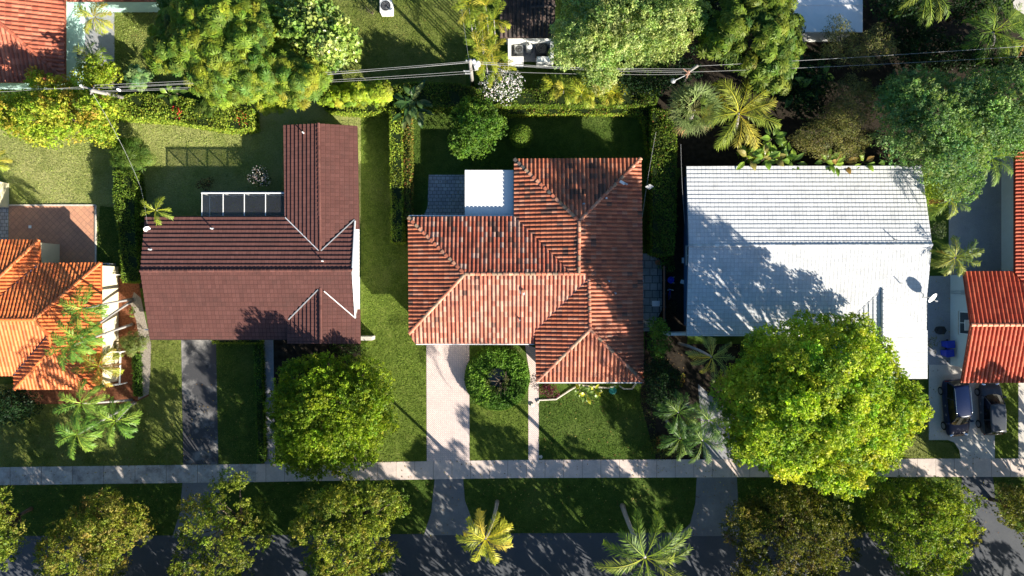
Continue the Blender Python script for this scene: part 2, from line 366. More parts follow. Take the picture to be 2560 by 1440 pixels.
sheet('mulch_bed', [(1215, 918), (1272, 918), (1280, 950), (1265, 975), (1222, 975), (1208, 948)], .012, M['gravel'])
sheet('patio', [(-300, 515), (21, 515), (21, 612), (-300, 612)], .018, M['slate'])
sheet('patio', [(160, -40), (286, -40), (286, 152), (160, 200)], .02, M['concrete_grey'])
sheet('patio', [(503, 478), (716, 478), (716, 548), (503, 548)], .03, M['concrete_grey'])
MBk = MB(); MBk.box(P(130, 513, .05) , (7.3, .12, .10)); MBk.box(P(239.5, 585, .05), (.12, 4.8, .10))
tag(MBk.build('patio_kerb', M['limestone']), None, None, None, 'structure')

def scatter(name, polys, holes, dens, ln, wd, pal, seed, z=.03, up=True):
    rng = np.random.default_rng(seed); L = Leaves(seed)
    def inside(xx, yy, poly):
        ins = np.zeros(len(xx), bool); n = len(poly)
        for i in range(n):
            x1, y1 = poly[i]; x2, y2 = poly[i - 1]
            if y1 == y2: continue
            ins ^= ((y1 > yy) != (y2 > yy)) & (xx < (x2 - x1) * (yy - y1) / (y2 - y1) + x1)
        return ins
    for poly, pl_ in polys:
        xs = [p[0] for p in poly]; ys = [p[1] for p in poly]; m = int((max(xs) - min(xs)) * (max(ys) - min(ys)) / 900 * dens)
        xx = rng.uniform(min(xs), max(xs), m); yy = rng.uniform(min(ys), max(ys), m); ok = inside(xx, yy, poly)
        for h in holes: ok &= ~inside(xx + rng.normal(0, .8, m), yy + rng.normal(0, .8, m), h)
        xx, yy = xx[ok], yy[ok]; m = len(xx); X = (xx - 1280) / S; Y = (720 - yy) / S
        v = 1 + .22 * np.sin(X * .9 + Y * .5) * np.sin(Y * 1.1 - X * .3) + .15 * np.sin(X * 2.7 + 1) * np.sin(Y * 3.1)
        U = rng.normal(0, .8, (m, 3)) + (np.array([0, 0, 1.0]) if up else 0); U[:, 2] = np.abs(U[:, 2]) * (1 if up else .08)
        N = rng.normal(size=(m, 3)) if up else rng.normal(0, .2, (m, 3)) + np.array([0, 0, 1.0])
        L.add(np.c_[X, Y, z + rng.random(m) * .03], U, N, ln * rng.uniform(.6, 1.4, m), wd * rng.uniform(.7, 1.3, m), np.clip(L.colour(m, pl_ or pal, .2) * v[:, None], .003, .8))
    return L.build(name, M['blade'])
GL = [((.105, .165, .030), 4), ((.150, .205, .048), 3), ((.070, .115, .020), 2)]; GV = [((.165, .235, .034), 4), ((.220, .285, .052), 3), ((.115, .175, .026), 2)]
GDy = [((.290, .345, .090), 4), ((.390, .410, .150), 3), ((.200, .260, .055), 2)]; GO = [((.160, .205, .042), 4), ((.220, .250, .070), 3), ((.110, .150, .028), 2)]
PAVED = [[(453, 845), (540, 845), (546, 1160), (458, 1162)], [(656, 845), (683, 845), (688, 1163), (662, 1163)], [(1321, 860), (1347, 860), (1347, 1150), (1321, 1150)], [(1087, 1195), (1158, 1195), (1162, 1250), (1180, 1300), (1212, 1337), (1060, 1338), (1078, 1280)],
    [(456, 1207), (546, 1206), (556, 1280), (575, 1342), (430, 1344), (450, 1280)], [(1742, 1192), (1842, 1192), (1850, 1340), (1690, 1340), (1725, 1310), (1738, 1260)], [(2405, 1190), (2482, 1190), (2490, 1260), (2520, 1310), (2550, 1335), (2380, 1335), (2400, 1280)],
    [(326, 690), (378, 850), (376, 930), (372, 990), (330, 1010), (60, 1010), (30, 940), (262, 700)], [(2322, 910), (2487, 910), (2487, 1148), (2402, 1148), (2398, 1125), (2385, 1106), (2370, 1100), (2322, 1100)], [(160, -40), (286, -40), (286, 152), (160, 200)]]
tag(scatter('grass', [([(902, 275), (972, 275), (977, 610), (1064, 620), (1066, 1153), (902, 1160)], GV), ([(1174, 1000), (1321, 1000), (1321, 1152), (1174, 1152)], GL), ([(1346, 985), (1640, 965), (1640, 1150), (1346, 1151)], GL),
    ([(2487, 950), (2546, 950), (2546, 1147), (2487, 1147)], GV), ([(290, 300), (900, 300), (900, 560), (345, 560), (330, 420), (290, 420)], GDy), ([(0, 340), (282, 340), (292, 515), (0, 515)], GDy), ([(240, 510), (290, 510), (300, 700), (250, 690)], GO),
    ([(283, 0), (400, 0), (400, 210), (283, 210)], GDy), ([(820, 0), (1165, 0), (1165, 210), (820, 210)], GO), ([(0, 960), (380, 850), (660, 850), (660, 1161), (0, 1168)], GO), ([(0, 1213), (640, 1205), (1740, 1194), (1740, 1332), (1280, 1334), (0, 1341)], GL),
    ([(1842, 1192), (2560, 1192), (2560, 1332), (1842, 1332)], GL), ([(1030, 285), (1610, 285), (1620, 400), (1280, 400), (1280, 425), (1070, 430), (1060, 500), (1030, 540)], GL), ([(2230, 1000), (2400, 1100), (2400, 1147), (2150, 1147)], GO)], PAVED, 150, .12, .034, GL, 71), None, 'grass', None, 'stuff')
tag(scatter('fallen_leaves', [([(0, 1150), (2560, 1140), (2560, 1345), (0, 1350)], None), ([(0, 960), (660, 960), (660, 1165), (0, 1168)], None), ([(1350, 980), (1640, 980), (1640, 1150), (1350, 1150)], None), ([(1600, 860), (1850, 860), (1850, 1190), (1600, 1190)], None), ([(283, 0), (1160, 0), (1160, 200), (283, 200)], None), ([(2320, 690), (2480, 690), (2480, 1147), (2320, 1147)], None), ([(1062, 440), (1164, 440), (1164, 545), (1062, 545)], None)],
    [], 1.6, .13, .07, [((.30, .20, .07), 3), ((.42, .34, .10), 2), ((.16, .09, .04), 3)], 72, .05, False), None, 'leaf litter', None, 'stuff')

# ------------------------------------------------------------------ roofs
DIRS = {'N': (0, 1), 'S': (0, -1), 'E': (1, 0), 'W': (-1, 0)}
class Plane:
    """roof plane falling towards d, at height h over photograph pixel ref"""
    def __init__(s, d, ref, h, slope=.333):
        s.d = Vector(DIRS[d]); s.R = P(ref[0], ref[1], h); s.h = h; s.s = slope; s.a = Vector((-s.d.y, s.d.x))
    def z(s, x, y): return s.h - s.s * ((x - s.R.x) * s.d.x + (y - s.R.y) * s.d.y)
    def hit(s, px):
        G = P(px[0], px[1], 0); rd = s.R.x * s.d.x + s.R.y * s.d.y; gd = G.x * s.d.x + G.y * s.d.y
        t = (H - s.h - s.s * rd) / (H - s.s * gd)
        return Vector((G.x * t, G.y * t, H * (1 - t)))

def pick(rng, pal, n):
    w = np.array([p[1] for p in pal], float); return np.array([p[0] for p in pal], float)[rng.choice(len(pal), n, p=w / w.sum())]

STY = {
 'barrel': dict(w=.32, L=.42, u=[0, .08, .2, .38, .56, .68, .76, 1], p=[.0, .055, .095, .115, .095, .055, .0, -.01], step=.024),
 'barrel_orange': dict(w=.285, L=.42, u=[0, .08, .2, .38, .56, .68, .76, 1], p=[.0, .045, .08, .098, .08, .045, .0, -.01], step=.018),
 'barrel_wide': dict(w=.335, L=.42, u=[0, .08, .2, .38, .56, .68, .76, 1], p=[.0, .05, .092, .112, .092, .05, .0, -.01], step=.020),
 'flat': dict(w=.30, L=.345, u=[0, .05, .95, 1], p=[-.006, .006, .006, -.006], step=.078, lap=.62),
}
def roof_face(parent, poly_px, pl, sty, pal, mat, seed=0, jit=.12, dark=None, label=None, L=None, name='roof_slope', stp=None, lapk=None):
    st = STY[sty]; w = st['w']; L = L or st['L']; rng = np.random.default_rng(seed)
    pts = [pl.hit(p) for p in poly_px]
    tris = [pts]
    n = len(pts); sg = []
    for i in range(n):
        a, b, c = pts[i], pts[(i + 1) % n], pts[(i + 2) % n]; sg.append((b.x - a.x) * (c.y - b.y) - (b.y - a.y) * (c.x - b.x))
    if not (all(s >= -1e-3 for s in sg) or all(s <= 1e-3 for s in sg)):
        tris = [[pts[i] for i in t] for t in tessellate_polygon([pts])]
    a = pl.a; d = pl.d; R = pl.R
    V = []; F = []; Cc = []
    U = [p.x * a.x + p.y * a.y for p in pts]; Vv = [(p.x - R.x) * d.x + (p.y - R.y) * d.y for p in pts]
    j0, j1 = int(math.floor(min(U) / w)) - 1, int(math.ceil(max(U) / w)) + 1
    i0, i1 = int(math.floor(-max(Vv) / L)) - 1, int(math.ceil(-min(Vv) / L)) + 1
    nj, ni = j1 - j0, i1 - i0
    base = pick(rng, pal, nj * ni).reshape(ni, nj, 3) * (1 + rng.normal(0, jit, (ni, nj, 1)))
    if dark is not None:      # patches of much darker fired tiles
        dc, frac, cs = dark
        g = rng.random((ni // cs + 3, nj // cs + 3)); 
        for i in range(ni):
            for j in range(nj):
                gg = g[i // cs, j // cs]
                if rng.random() < frac * (2.4 if gg > .62 else .35): base[i, j] = np.array(dc) * (1 + rng.normal(0, .25))
    base = np.clip(base, .004, .95)
    lap = lapk or st.get('lap', 1); up, pp, step = st['u'], st['p'], stp or st['step']
    quads = []; qc = []
    for i in range(ni):
        v_lo = -(i0 + i) * L; v_hi = v_lo - L        # v_lo nearer the eave
        for j in range(nj):
            u0 = (j0 + j) * w; c = base[i, j]; jz = rng.random() * .006
            lo = []; hi = []; bt = []
            for uu, ph in zip(up, pp):
                u = u0 + uu * w
                x = a.x * u + d.x * v_lo + d.x * (R.x * d.x + R.y * d.y); y = a.y * u + d.y * v_lo + d.y * (R.x * d.x + R.y * d.y)
                x2 = x - d.x * L; y2 = y - d.y * L
                zl = pl.z(x, y) + ph; lo.append((x, y, zl + step + jz)); bt.append((x, y, zl - .01)); hi.append((x2, y2, pl.z(x2, y2) + ph))
            for k in range(len(up) - 1):
                if lap < 1:      # dirt held in the lap below the next course
                    f_ = .86; m0 = tuple(lo[k][q] + (hi[k][q] - lo[k][q]) * f_ for q in range(3)); m1 = tuple(lo[k + 1][q] + (hi[k + 1][q] - lo[k + 1][q]) * f_ for q in range(3))
                    quads.append((lo[k], lo[k + 1], m1, m0)); qc.append(c * (1 if 0 < k < len(up) - 2 else lap)); quads.append((m0, m1, hi[k + 1], hi[k])); qc.append(c * lap)
                else:
                    quads.append((lo[k], lo[k + 1], hi[k + 1], hi[k])); qc.append(c)
                quads.append((bt[k], bt[k + 1], lo[k + 1], lo[k])); qc.append(c * .9)
    Q = np.array(quads); QC = np.array(qc)
    for tri in tris:
        m = len(tri); ar = sum(tri[i].x * tri[(i + 1) % m].y - tri[(i + 1) % m].x * tri[i].y for i in range(m))
        if ar < 0: tri = tri[::-1]
        D = []
        for i in range(m):
            p, q = tri[i], tri[(i + 1) % m]
            D.append((q.x - p.x) * (Q[:, :, 1] - p.y) - (q.y - p.y) * (Q[:, :, 0] - p.x))
        D = np.stack(D); ins = (D >= -1e-9).all((0, 2)); out = (D <= 1e-9).all(2).any(0)
        for qi in np.nonzero(ins & ~out)[0]:
            k = len(V); V += [tuple(p) for p in Q[qi]]; F.append((k, k + 1, k + 2, k + 3)); Cc += [tuple(QC[qi])] * 4
        for qi in np.nonzero(~ins & ~out)[0]:
            poly = [tuple(p) for p in Q[qi]]
            for i in range(m):
                p, q = tri[i], tri[(i + 1) % m]; nw = []
                f = lambda r: (q.x - p.x) * (r[1] - p.y) - (q.y - p.y) * (r[0] - p.x)
                for k in range(len(poly)):
                    A, B = poly[k], poly[(k + 1) % len(poly)]; fa, fb = f(A), f(B)
                    if fa >= 0: nw.append(A)
                    if (fa > 0 > fb) or (fa < 0 < fb):
                        t = fa / (fa - fb); nw.append(tuple(A[x] + (B[x] - A[x]) * t for x in range(3)))
                poly = nw
                if len(poly) < 3: break
            if len(poly) >= 3:
                k = len(V); V += poly; F.append(tuple(range(k, k + len(poly)))); Cc += [tuple(QC[qi])] * len(poly)
    # the deck below the tiles, a real slab
    mcol = tuple(np.mean([p[0] for p in pal], 0) * .6)
    for tri in tris:
        m = len(tri); k = len(V)
        V += [(p.x, p.y, p.z - .03) for p in tri] + [(p.x, p.y, p.z - .16) for p in tri]; Cc += [mcol] * (2 * m)
        F.append(tuple(range(k, k + m))); F.append(tuple(range(k + 2 * m - 1, k + m - 1, -1)))
        F += [(k + i, k + (i + 1) % m, k + m + (i + 1) % m, k + m + i) for i in range(m)]
    b = MB(); b.v = V; b.f = F; b.c = Cc
    o = b.build(name, mat, parent)
    if label: o['label'] = label
    return o

def caps(parent, pts, pal, mat, r=.13, L=.40, seed=1, name='ridge_cap', lift=.05):
    """overlapping half-round tiles along a ridge or hip, one mesh"""
    rng = np.random.default_rng(seed); b = MB()
    for p0, p1 in zip(pts[:-1], pts[1:]):
        p0, p1 = Vector(p0), Vector(p1)
        if p0.z > p1.z: p0, p1 = p1, p0
        d = p1 - p0; n = max(1, int(d.length / L)); d2 = d / n; t = d.normalized(); side = t.cross(Vector((0, 0, 1))).normalized(); up = side.cross(t)
        for i in range(n):
            a0 = p0 + d2 * i; a1 = p0 + d2 * (i + 1.12); c = tuple(np.clip(pick(rng, pal, 1)[0] * (1 + rng.normal(0, .12)), .004, .95)); vs = []
            for q, rr, lf in ((a0, r * 1.12, lift + .03), (a1, r * .86, lift)):
                for k in range(7):
                    an = math.pi * k / 6; vs.append(q + side * math.cos(an) * rr + up * (math.sin(an) * rr * .8 + lf - .04))
            b.add(vs, [(k, k + 1, k + 8, k + 7) for k in range(6)] + [(6, 5, 4, 3, 2, 1, 0)], c)
    return b.build(name, mat, parent)

def strip(parent, pts, w, mat, name, lift=.06):
    """sheet-metal valley or gutter strip following world points"""
    b = MB()
    for p0, p1 in zip(pts[:-1], pts[1:]):
        p0, p1 = Vector(p0), Vector(p1); t = (p1 - p0).normalized(); s = t.cross(Vector((0, 0, 1))).normalized() * w / 2; z = Vector((0, 0, lift))
        b.add([p0 - s + z, p0 + s + z, p1 + s + z, p1 - s + z, p0 - s, p0 + s, p1 + s, p1 - s], [(0, 1, 2, 3), (7, 6, 5, 4), (0, 4, 5, 1), (1, 5, 6, 2), (2, 6, 7, 3), (3, 7, 4, 0)])
    return b.build(name, mat, parent)

def walls(parent, rects, h, mat, inset=.6, extra=None):
    """wall blocks under the eaves; each rect = pixel box of the roof edge seen at height h"""
    b = MB()
    for i, (x0, y0, x1, y1) in enumerate(rects):
        p, q = P(x0, y0, h), P(x1, y1, h); ins = inset + .003 * i
        xs, xl = p.x + ins, q.x - ins; yt, yb = p.y - ins, q.y + ins
        b.prism([(xs, yb), (xl, yb), (xl, yt), (xs, yt)], 0, h - .02 + .004 * i)
    if extra: extra(b)
    return b.build('wall', mat, parent)

def gutter(parent, pts, mat, r=.07, name='gutter'):
    b = MB()
    for p0, p1 in zip(pts[:-1], pts[1:]):
        p0, p1 = Vector(p0), Vector(p1); t = (p1 - p0); mid = (p0 + p1) / 2
        b.box((mid.x, mid.y, mid.z - .05), (t.length, .07, .10), math.atan2(t.y, t.x))
    return b.build(name, mat, parent)

def window(parent, c, w, h, nrm, mat_f=None, mat_g=None, name='window', bars=1):
    """wall window centred on c facing nrm ('W','E','N','S'): frame with pane as its sub-part"""
    dx, dy = DIRS[nrm]; b = MB(); ax = (abs(dy), abs(dx)); t = .06
    def bar(u, z, lu, lz, off=.0, th=.08):
        return ((c[0] + ax[0] * u + dx * off, c[1] + ax[1] * u + dy * off, c[2] + z), (ax[0] * lu + abs(dx) * th, ax[1] * lu + abs(dy) * th, lz))
    for u in (-w / 2, w / 2): b.box(*bar(u, 0, t, h + t))
    for z in (-h / 2, h / 2): b.box(*bar(0, z, w - t, t))
    for k in range(bars): b.box(*bar((k + 1) * w / (bars + 1) - w / 2, 0, t * .6, h - t))
    f = b.build(name, mat_f or M['white'], parent)
    g = MB(); g.box(*bar(0, 0, w - .02, h - .02, 0, .03)); g.build('pane', mat_g or M['window_glass'], f)
    s = MB(); s.box(*bar(0, -h / 2 - .07, w + .15, .06, .05, .14)); s.build('sill', M['limestone'], f)
    return f

def door(parent, c, w, h, nrm, mat):
    dx, dy = DIRS[nrm]; ax = (abs(dy), abs(dx)); b = MB(); b.box((c[0], c[1], h / 2 + .05), (ax[0] * w + abs(dx) * .08, ax[1] * w + abs(dy) * .08, h))
    o = b.build('door', mat, parent, bevel=.01); k = MB(); k.box((c[0] + ax[0] * w * .38 + dx * .06, c[1] + ax[1] * w * .38 + dy * .06, 1.05), (.06, .06, .12)); k.build('handle', M['chrome'], o)

# ---- brown house
BR = [((.140, .060, .050), 3), ((.133, .057, .048), 3), ((.147, .064, .054), 2), ((.127, .055, .046), 1)]
bh = thing('house', 'house with a brown flat-tile gable roof and a rear wing', 'house', P(640, 680, 0))
mN = Plane('N', (536, 543), 2.8, .29); mR_h = mN.z(0, P(0, 677, 3.7).y)
mS = Plane('S', (600, 677), mR_h, .29); nW = Plane('W', (709, 430), 2.77, .29); nE = Plane('E', (895, 430), 2.77, .29); sW = Plane('W', (719, 830), 2.82, .29); sE = Plane('E', (900, 830), 2.82, .29)
RF = lambda poly, pl, i, **k: roof_face(bh, poly, pl, 'flat', BR, M['shingle'], i, .035, **k)
RF([(363, 543), (712, 543), (799, 630), (889, 547), (882, 675), (351, 677)], mN, 1)
RF([(351, 677), (882, 675), (891, 796), (800, 718), (719, 802), (719, 848), (375, 848)], mS, 2)
RF([(709, 313), (796, 309), (800, 628), (712, 543)], nW, 3)
RF([(796, 309), (893, 315), (898, 573), (889, 573), (889, 547), (800, 628)], nE, 4)
RF([(719, 802), (801, 718), (802, 859), (719, 859)], sW, 5)
RF([(801, 718), (891, 796), (893, 773), (900, 773), (901, 859), (802, 859)], sE, 6)
caps(bh, [mN.hit((351, 677)), mN.hit((882, 675))], BR, M['shingle'], .13, .33, 11)
caps(bh, [nE.hit((796, 309)), nE.hit((800, 626))], BR, M['shingle'], .13, .33, 12)
caps(bh, [sE.hit((801, 720)), sE.hit((802, 859))], BR, M['shingle'], .13, .33, 13)
strip(bh, [mN.hit((714, 544)), mN.hit((797, 626))], .07, M['white'], 'valley_flashing', .12)
strip(bh, [mN.hit((887, 549)), mN.hit((803, 627))], .07, M['grey_metal'], 'valley_flashing', .12)
strip(bh, [mS.hit((811, 728)), mS.hit((889, 795))], .07, M['white'], 'valley_flashing', .12)
strip(bh, [mS.hit((722, 799)), mS.hit((796, 724))], .07, M['grey_metal'], 'valley_flashing', .12)
strip(bh, [mN.hit((888, 552)), mN.hit((881.5, 675)), mS.hit((889, 795))], .09, M['white'], 'rake_board', .12)
def brown_gables(b):
    xe = P(899.5, 0, 0).x
    yN, yR, yS = P(0, 556, 2.8).y, P(0, 676, 3.7).y, P(0, 800, 2.9).y
    for x0, x1 in ((xe - .16, xe), ):
        vs = [(x0, yN, 0), (x0, yS, 0), (x0, yS, 2.9), (x0, yR, mN.z(0, yR) - .18), (x0, yN, 2.85)]
        vs += [(x1 + (0), y, z) for _, y, z in vs]
        b.add(vs, [(0, 1, 2, 3, 4), (9, 8, 7, 6, 5)] + [(i, 5 + i, 5 + (i + 1) % 5, (i + 1) % 5) for i in range(5)])
    # west gable, rear gable and front gable
    xw = P(378, 0, 2.8).x
    vs = [(xw, yN, 2.5), (xw, P(0, 840, 2.4).y, 2.3), (xw, yR, mN.z(0, yR) - .18)]; vs += [(x + .15, y, z) for x, y, z in vs]
    b.add(vs, [(0, 1, 2), (5, 4, 3), (0, 3, 4, 1), (1, 4, 5, 2), (2, 5, 3, 0)])
    for yy, pxl, pxr, pxm, hh, dy in ((P(0, 325, 2.8).y, 722, 882, 796, 3.42, -.15), (P(0, 845, 2.8).y, 732, 888, 802, 3.42, .15)):
        vs = [(P(pxl, 0, 2.8).x, yy, 2.5), (P(pxr, 0, 2.8).x, yy, 2.5), (P(pxr, 0, 2.8).x, yy, 2.7), (P(pxm, 0, hh - .1).x, yy, hh - .25), (P(pxl, 0, 2.8).x, yy, 2.7)]; vs += [(x, y + dy, z) for x, y, z in vs]
        b.add(vs, [(0, 1, 2, 3, 4), (9, 8, 7, 6, 5)] + [(i, 5 + i, 5 + (i + 1) % 5, (i + 1) % 5) for i in range(5)])
walls(bh, [(363, 543, 893, 845), (709, 313, 890, 560), (721, 700, 888, 857)], 2.7, M['wall_white'], .55, brown_gables)
yN = P(0, 543, 2.8).y - .56
window(bh, (P(470, 0, 0).x, yN - .0, 1.6), 1.6, 1.1, 'N'); window(bh, (P(420, 0, 0).x, P(0, 843, 2.7).y + .56, 1.6), 1.5, 1.1, 'S')
window(bh, (P(600, 0, 0).x, P(0, 843, 2.7).y + .56, 1.6), 1.8, 1.2, 'S'); door(bh, (P(672, 0, 0).x, P(0, 843, 2.7).y + .55, 0), .95, 2.1, 'S', M['soffit'])
gutter(bh, [mN.hit((363, 542)), mN.hit((708, 542))], M['soffit']); gutter(bh, [mS.hit((375, 849)), mS.hit((717, 849))], M['soffit'])

# ---- red house
RD = [((.39, .125, .064), 6), ((.43, .150, .080), 4), ((.42, .18, .11), 1.4), ((.35, .108, .056), 3), ((.30, .10, .062), 1)]
DK = (.14, .070, .050)
rh = thing('house', 'large house with mottled red and black barrel-tile hip roofs beside a pink brick driveway', 'house', P(1330, 680, 0))
rN = Plane('N', (1440, 396), 2.9, .25); rW = Plane('W', (1285, 470), 2.9, .25); rE = Plane('E', (1606, 680), 2.9, .25); r2 = Plane('N', (1150, 541), 2.9, .25)
rWh = Plane('W', (1020, 690), 2.9, .25); rS = Plane('S', (1300, 685), 4.03, .25); r7 = Plane('W', (1338, 890), 2.9, .25); r8 = Plane('S', (1475, 955), 2.9, .25)
def RR(poly, pl, i, dark=.10, pal=RD, **k): return roof_face(rh, poly, pl, 'barrel', pal, M['tile'], 20 + i, .06, dark=(DK, dark, 5), **k)
RR([(1285, 397), (1603, 395), (1448, 553)], rN, 1, .10)
RR([(1285, 397), (1448, 553), (1447, 682), (1428, 684), (1285, 540)], rW, 2, .08)
RR([(1020, 543), (1285, 540), (1428, 684), (1162, 685)], r2, 3, .07, [((.37, .105, .06), 4), ((.42, .16, .10), 2.5), ((.42, .26, .20), 1.2), ((.30, .09, .052), 2)])
RR([(1020, 543), (1162, 685), (1022, 834)], rWh, 4, .03)
RR([(1022, 834), (1162, 685), (1464, 684), (1470, 697), (1338, 827), (1338, 859), (1038, 859)], rS, 5, .012, [((.46, .17, .105), 4), ((.50, .25, .175), 4), ((.40, .13, .08), 3)])  # sunward slope: paler tile colours carry the sun's sheen
RR([(1603, 395), (1610, 955), (1475, 824), (1472, 697), (1464, 684), (1447, 682), (1448, 553)], rE, 6, .03)
RR([(1338, 827), (1471, 697), (1475, 824), (1340, 955)], r7, 7, .02)
RR([(1475, 824), (1340, 955), (1610, 955)], r8, 8, .01)
CP = [((.48, .16, .09), 4), ((.30, .20, .13), 1.5), ((.55, .27, .17), 2)]
for i, (pl, a, b2) in enumerate(((rN, (1286, 398), (1447, 552)), (rN, (1602, 396), (1449, 552)), (rE, (1448, 553), (1447, 682)), (rWh, (1021, 544), (1161, 684)),
        (rWh, (1023, 833), (1161, 686)), (rS, (1162, 685), (1464, 684)), (r7, (1472, 697), (1475, 824)), (r8, (1475, 824), (1341, 954)), (r8, (1475, 824), (1609, 954)))):
    caps(rh, [pl.hit(a), pl.hit(b2)], CP if i != 0 else CP + [((.10, .09, .08), 4)], M['tile'], .14, .42, 40 + i)
strip(rh, [r2.hit((1285, 541)), r2.hit((1428, 683))], .10, M['dark_metal'], 'valley_flashing', .03)
strip(rh, [r7.hit((1338, 827)), r7.hit((1466, 701))], .09, M['grey_metal'], 'valley_flashing', .05)
gutter(rh, [rS.hit((1040, 861)), rS.hit((1336, 861))], M['white']); gutter(rh, [r8.hit((1341, 957)), r8.hit((1609, 957))], M['white'])
gutter(rh, [r2.hit((1022, 539)), r2.hit((1284, 539))], M['white'])
walls(rh, [(1022, 542, 1600, 836), (1286, 398, 1602, 700), (1340, 700, 1606, 952), (1050, 600, 1338, 856)], 2.75, M['wall_cream'], .6)
door(rh, (P(1120, 0, 0).x, P(0, 856, 2.75).y + .6, 0), 2.6, 2.1, 'S', M['white']); window(rh, (P(1470, 0, 0).x, P(0, 952, 2.75).y + .6, 1.5), 2.0, 1.2, 'S', bars=2)
window(rh, (P(1600, 0, 2.8).x - .6, P(0, 560, 0).y, 1.6), 1.3, 1.1, 'E')
pc = thing('patio_cover', 'flat white metal patio cover beside the rear wing of the mottled red roof', 'patio cover', P(1222, 480, 0))
b = MB(); c0, c1 = P(1162, 425, 2.45), P(1284, 539, 2.45); b.box(((c0.x + c1.x) / 2, (c0.y + c1.y) / 2, 2.42), (c1.x - c0.x, c0.y - c1.y, .07))
for k in range(12): b.box((c0.x + (k + .5) * (c1.x - c0.x) / 12, (c0.y + c1.y) / 2, 2.462), (.03, c0.y - c1.y - .01, .02))
b.build('roof_panel', M['white_roof'], pc, bevel=.01)
for x, y in ((1168, 431), (1168, 533)): MB().box(P(x, y, 1.19), (.09, .09, 2.38)).build('post', M['white'], pc)

# ---- white house
WT = [((.60, .605, .61), 4), ((.58, .585, .59), 2), ((.62, .625, .63), 2)]
wh = thing('house', 'house with a white painted flat-tile gable roof behind the huge round tree', 'house', P(2020, 640, 0))
wN = Plane('N', (2000, 415), 2.75, .15); zr = wN.z(0, P(0, 613, 3.7).y); wS = Plane('S', (2000, 613), zr, .15)
wSW = Plane('W', (2092, 850), 2.67, .15); wSE = Plane('E', (2318, 850), 2.67, .15)
RWf = lambda poly, pl, i, **k: roof_face(wh, poly, pl, 'flat', WT, M['white_tile'], 60 + i, .03, L=.335, stp=.045, lapk=.82, **k)
RWf([(1716, 416), (2303, 413), (2330, 612), (1722, 614)], wN, 1)
RWf([(1722, 614), (2330, 612), (2317, 740), (2316, 826), (2305, 823), (2207, 722), (2098, 826), (2098, 838), (1716, 838)], wS, 2)
RWf([(2207, 722), (2207, 947), (2096, 947), (2096, 826)], wSW, 3)
RWf([(2207, 722), (2305, 823), (2318, 826), (2318, 947), (2207, 947)], wSE, 4)
caps(wh, [wN.hit((1722, 614)), wN.hit((2330, 612))], WT, M['white_tile'], .12, .33, 65)
caps(wh, [wSE.hit((2207, 724)), wSE.hit((2207, 947))], WT, M['white_tile'], .12, .33, 66)
strip(wh, [wS.hit((2205, 724)), wS.hit((2100, 824))], .07, M['grey_metal'], 'valley_flashing', .05)
strip(wh, [wS.hit((2210, 724)), wS.hit((2304, 822))], .06, M['grey_metal'], 'valley_flashing', .05)
def wg(b):
    for px_, dx in ((1733, .15), (2308, -.15)):
        x = P(px_, 0, 2.8).x; yR = P(0, 613, zr).y
        vs = [(x, P(0, 428, 2.7).y, 2.45), (x, P(0, 826, 2.6).y, 2.4), (x, yR, zr - .2)]; vs += [(a + dx, y, z) for a, y, z in vs]
        b.add(vs, [(0, 1, 2), (5, 4, 3), (0, 3, 4, 1), (1, 4, 5, 2), (2, 5, 3, 0)])
walls(wh, [(1716, 416, 2310, 832), (2100, 700, 2316, 945)], 2.6, M['wall_blue'], .45, wg)
window(wh, (P(1716, 0, 2.6).x + .45, P(0, 640, 0).y, 1.6), 1.5, 1.1, 'W')
gutter(wh, [wS.hit((1717, 839)), wS.hit((2096, 839))], M['white'])
b = MB(); b.box(P(1690, 834, .95), (1.9, .2, 1.9)); tag(b.build('garden_wall', M['wall_white'], None), 'short white garden wall joining the near left corner of the white-roofed house', 'wall')

# ---- orange house, lower left
OR = [((.62, .165, .045), 5), ((.66, .195, .060), 4), ((.56, .135, .040), 2)]
oh = thing('house', 'house with orange barrel-tile hip roofs at the left edge beside the leaning palms', 'house', P(90, 800, 0))
oN1 = Plane('N', (0, 598), 2.9); oE1 = Plane('E', (100, 620), 2.9); oN2 = Plane('N', (180, 656), 2.9); oE2 = Plane('E', (253, 750), 2.9)
zo = oN2.z(0, P(0, 797, 4.3).y); oS = Plane('S', (0, 799), zo); oW3 = Plane('W', (35, 950), 2.9); oS3 = Plane('S', (120, 973), 2.9)
def RO(poly, pl, i, house=None, sty='barrel_orange', pal=OR, mat='tile_clean'): return roof_face(house or oh, poly, pl, sty, pal, M[mat], 80 + i, .07)
RO([(-300, 598), (98, 599), (0, 692), (-200, 820), (-300, 820)], oN1, 1)
RO([(98, 599), (100, 657), (0, 744), (-60, 797), (-200, 797), (0, 692)], oE1, 2)
RO([(100, 657), (253, 656), (85, 799), (-60, 799), (0, 744)], oN2, 3)
RO([(253, 656), (253, 975), (230, 975), (126, 873), (122, 838), (85, 799)], oE2, 4)
RO([(-300, 799), (85, 799), (122, 838), (34, 940), (-300, 940)], oS, 5)
RO([(122, 838), (126, 873), (36, 974), (34, 940)], oW3, 6)
RO([(126, 873), (36, 974), (232, 974)], oS3, 7)
for i, (pl, a, b2) in enumerate(((oN1, (98, 599), (0, 692)), (oN2, (252, 657), (86, 798)), (oS, (-300, 799), (85, 799)), (oE2, (86, 799), (122, 838)), (oE2, (122, 838), (126, 873)), (oS3, (126, 873), (37, 973)), (oS3, (126, 873), (231, 973)))):
    caps(oh, [pl.hit(a), pl.hit(b2)], OR, M['tile_clean'], .14, .42, 90 + i)
strip(oh, [oE1.hit((100, 659)), oE1.hit((0, 745))], .08, M['white'], 'valley_flashing'); strip(oh, [oS.hit((121, 841)), oS.hit((36, 938))], .10, M['grey_metal'], 'valley_flashing', .08)
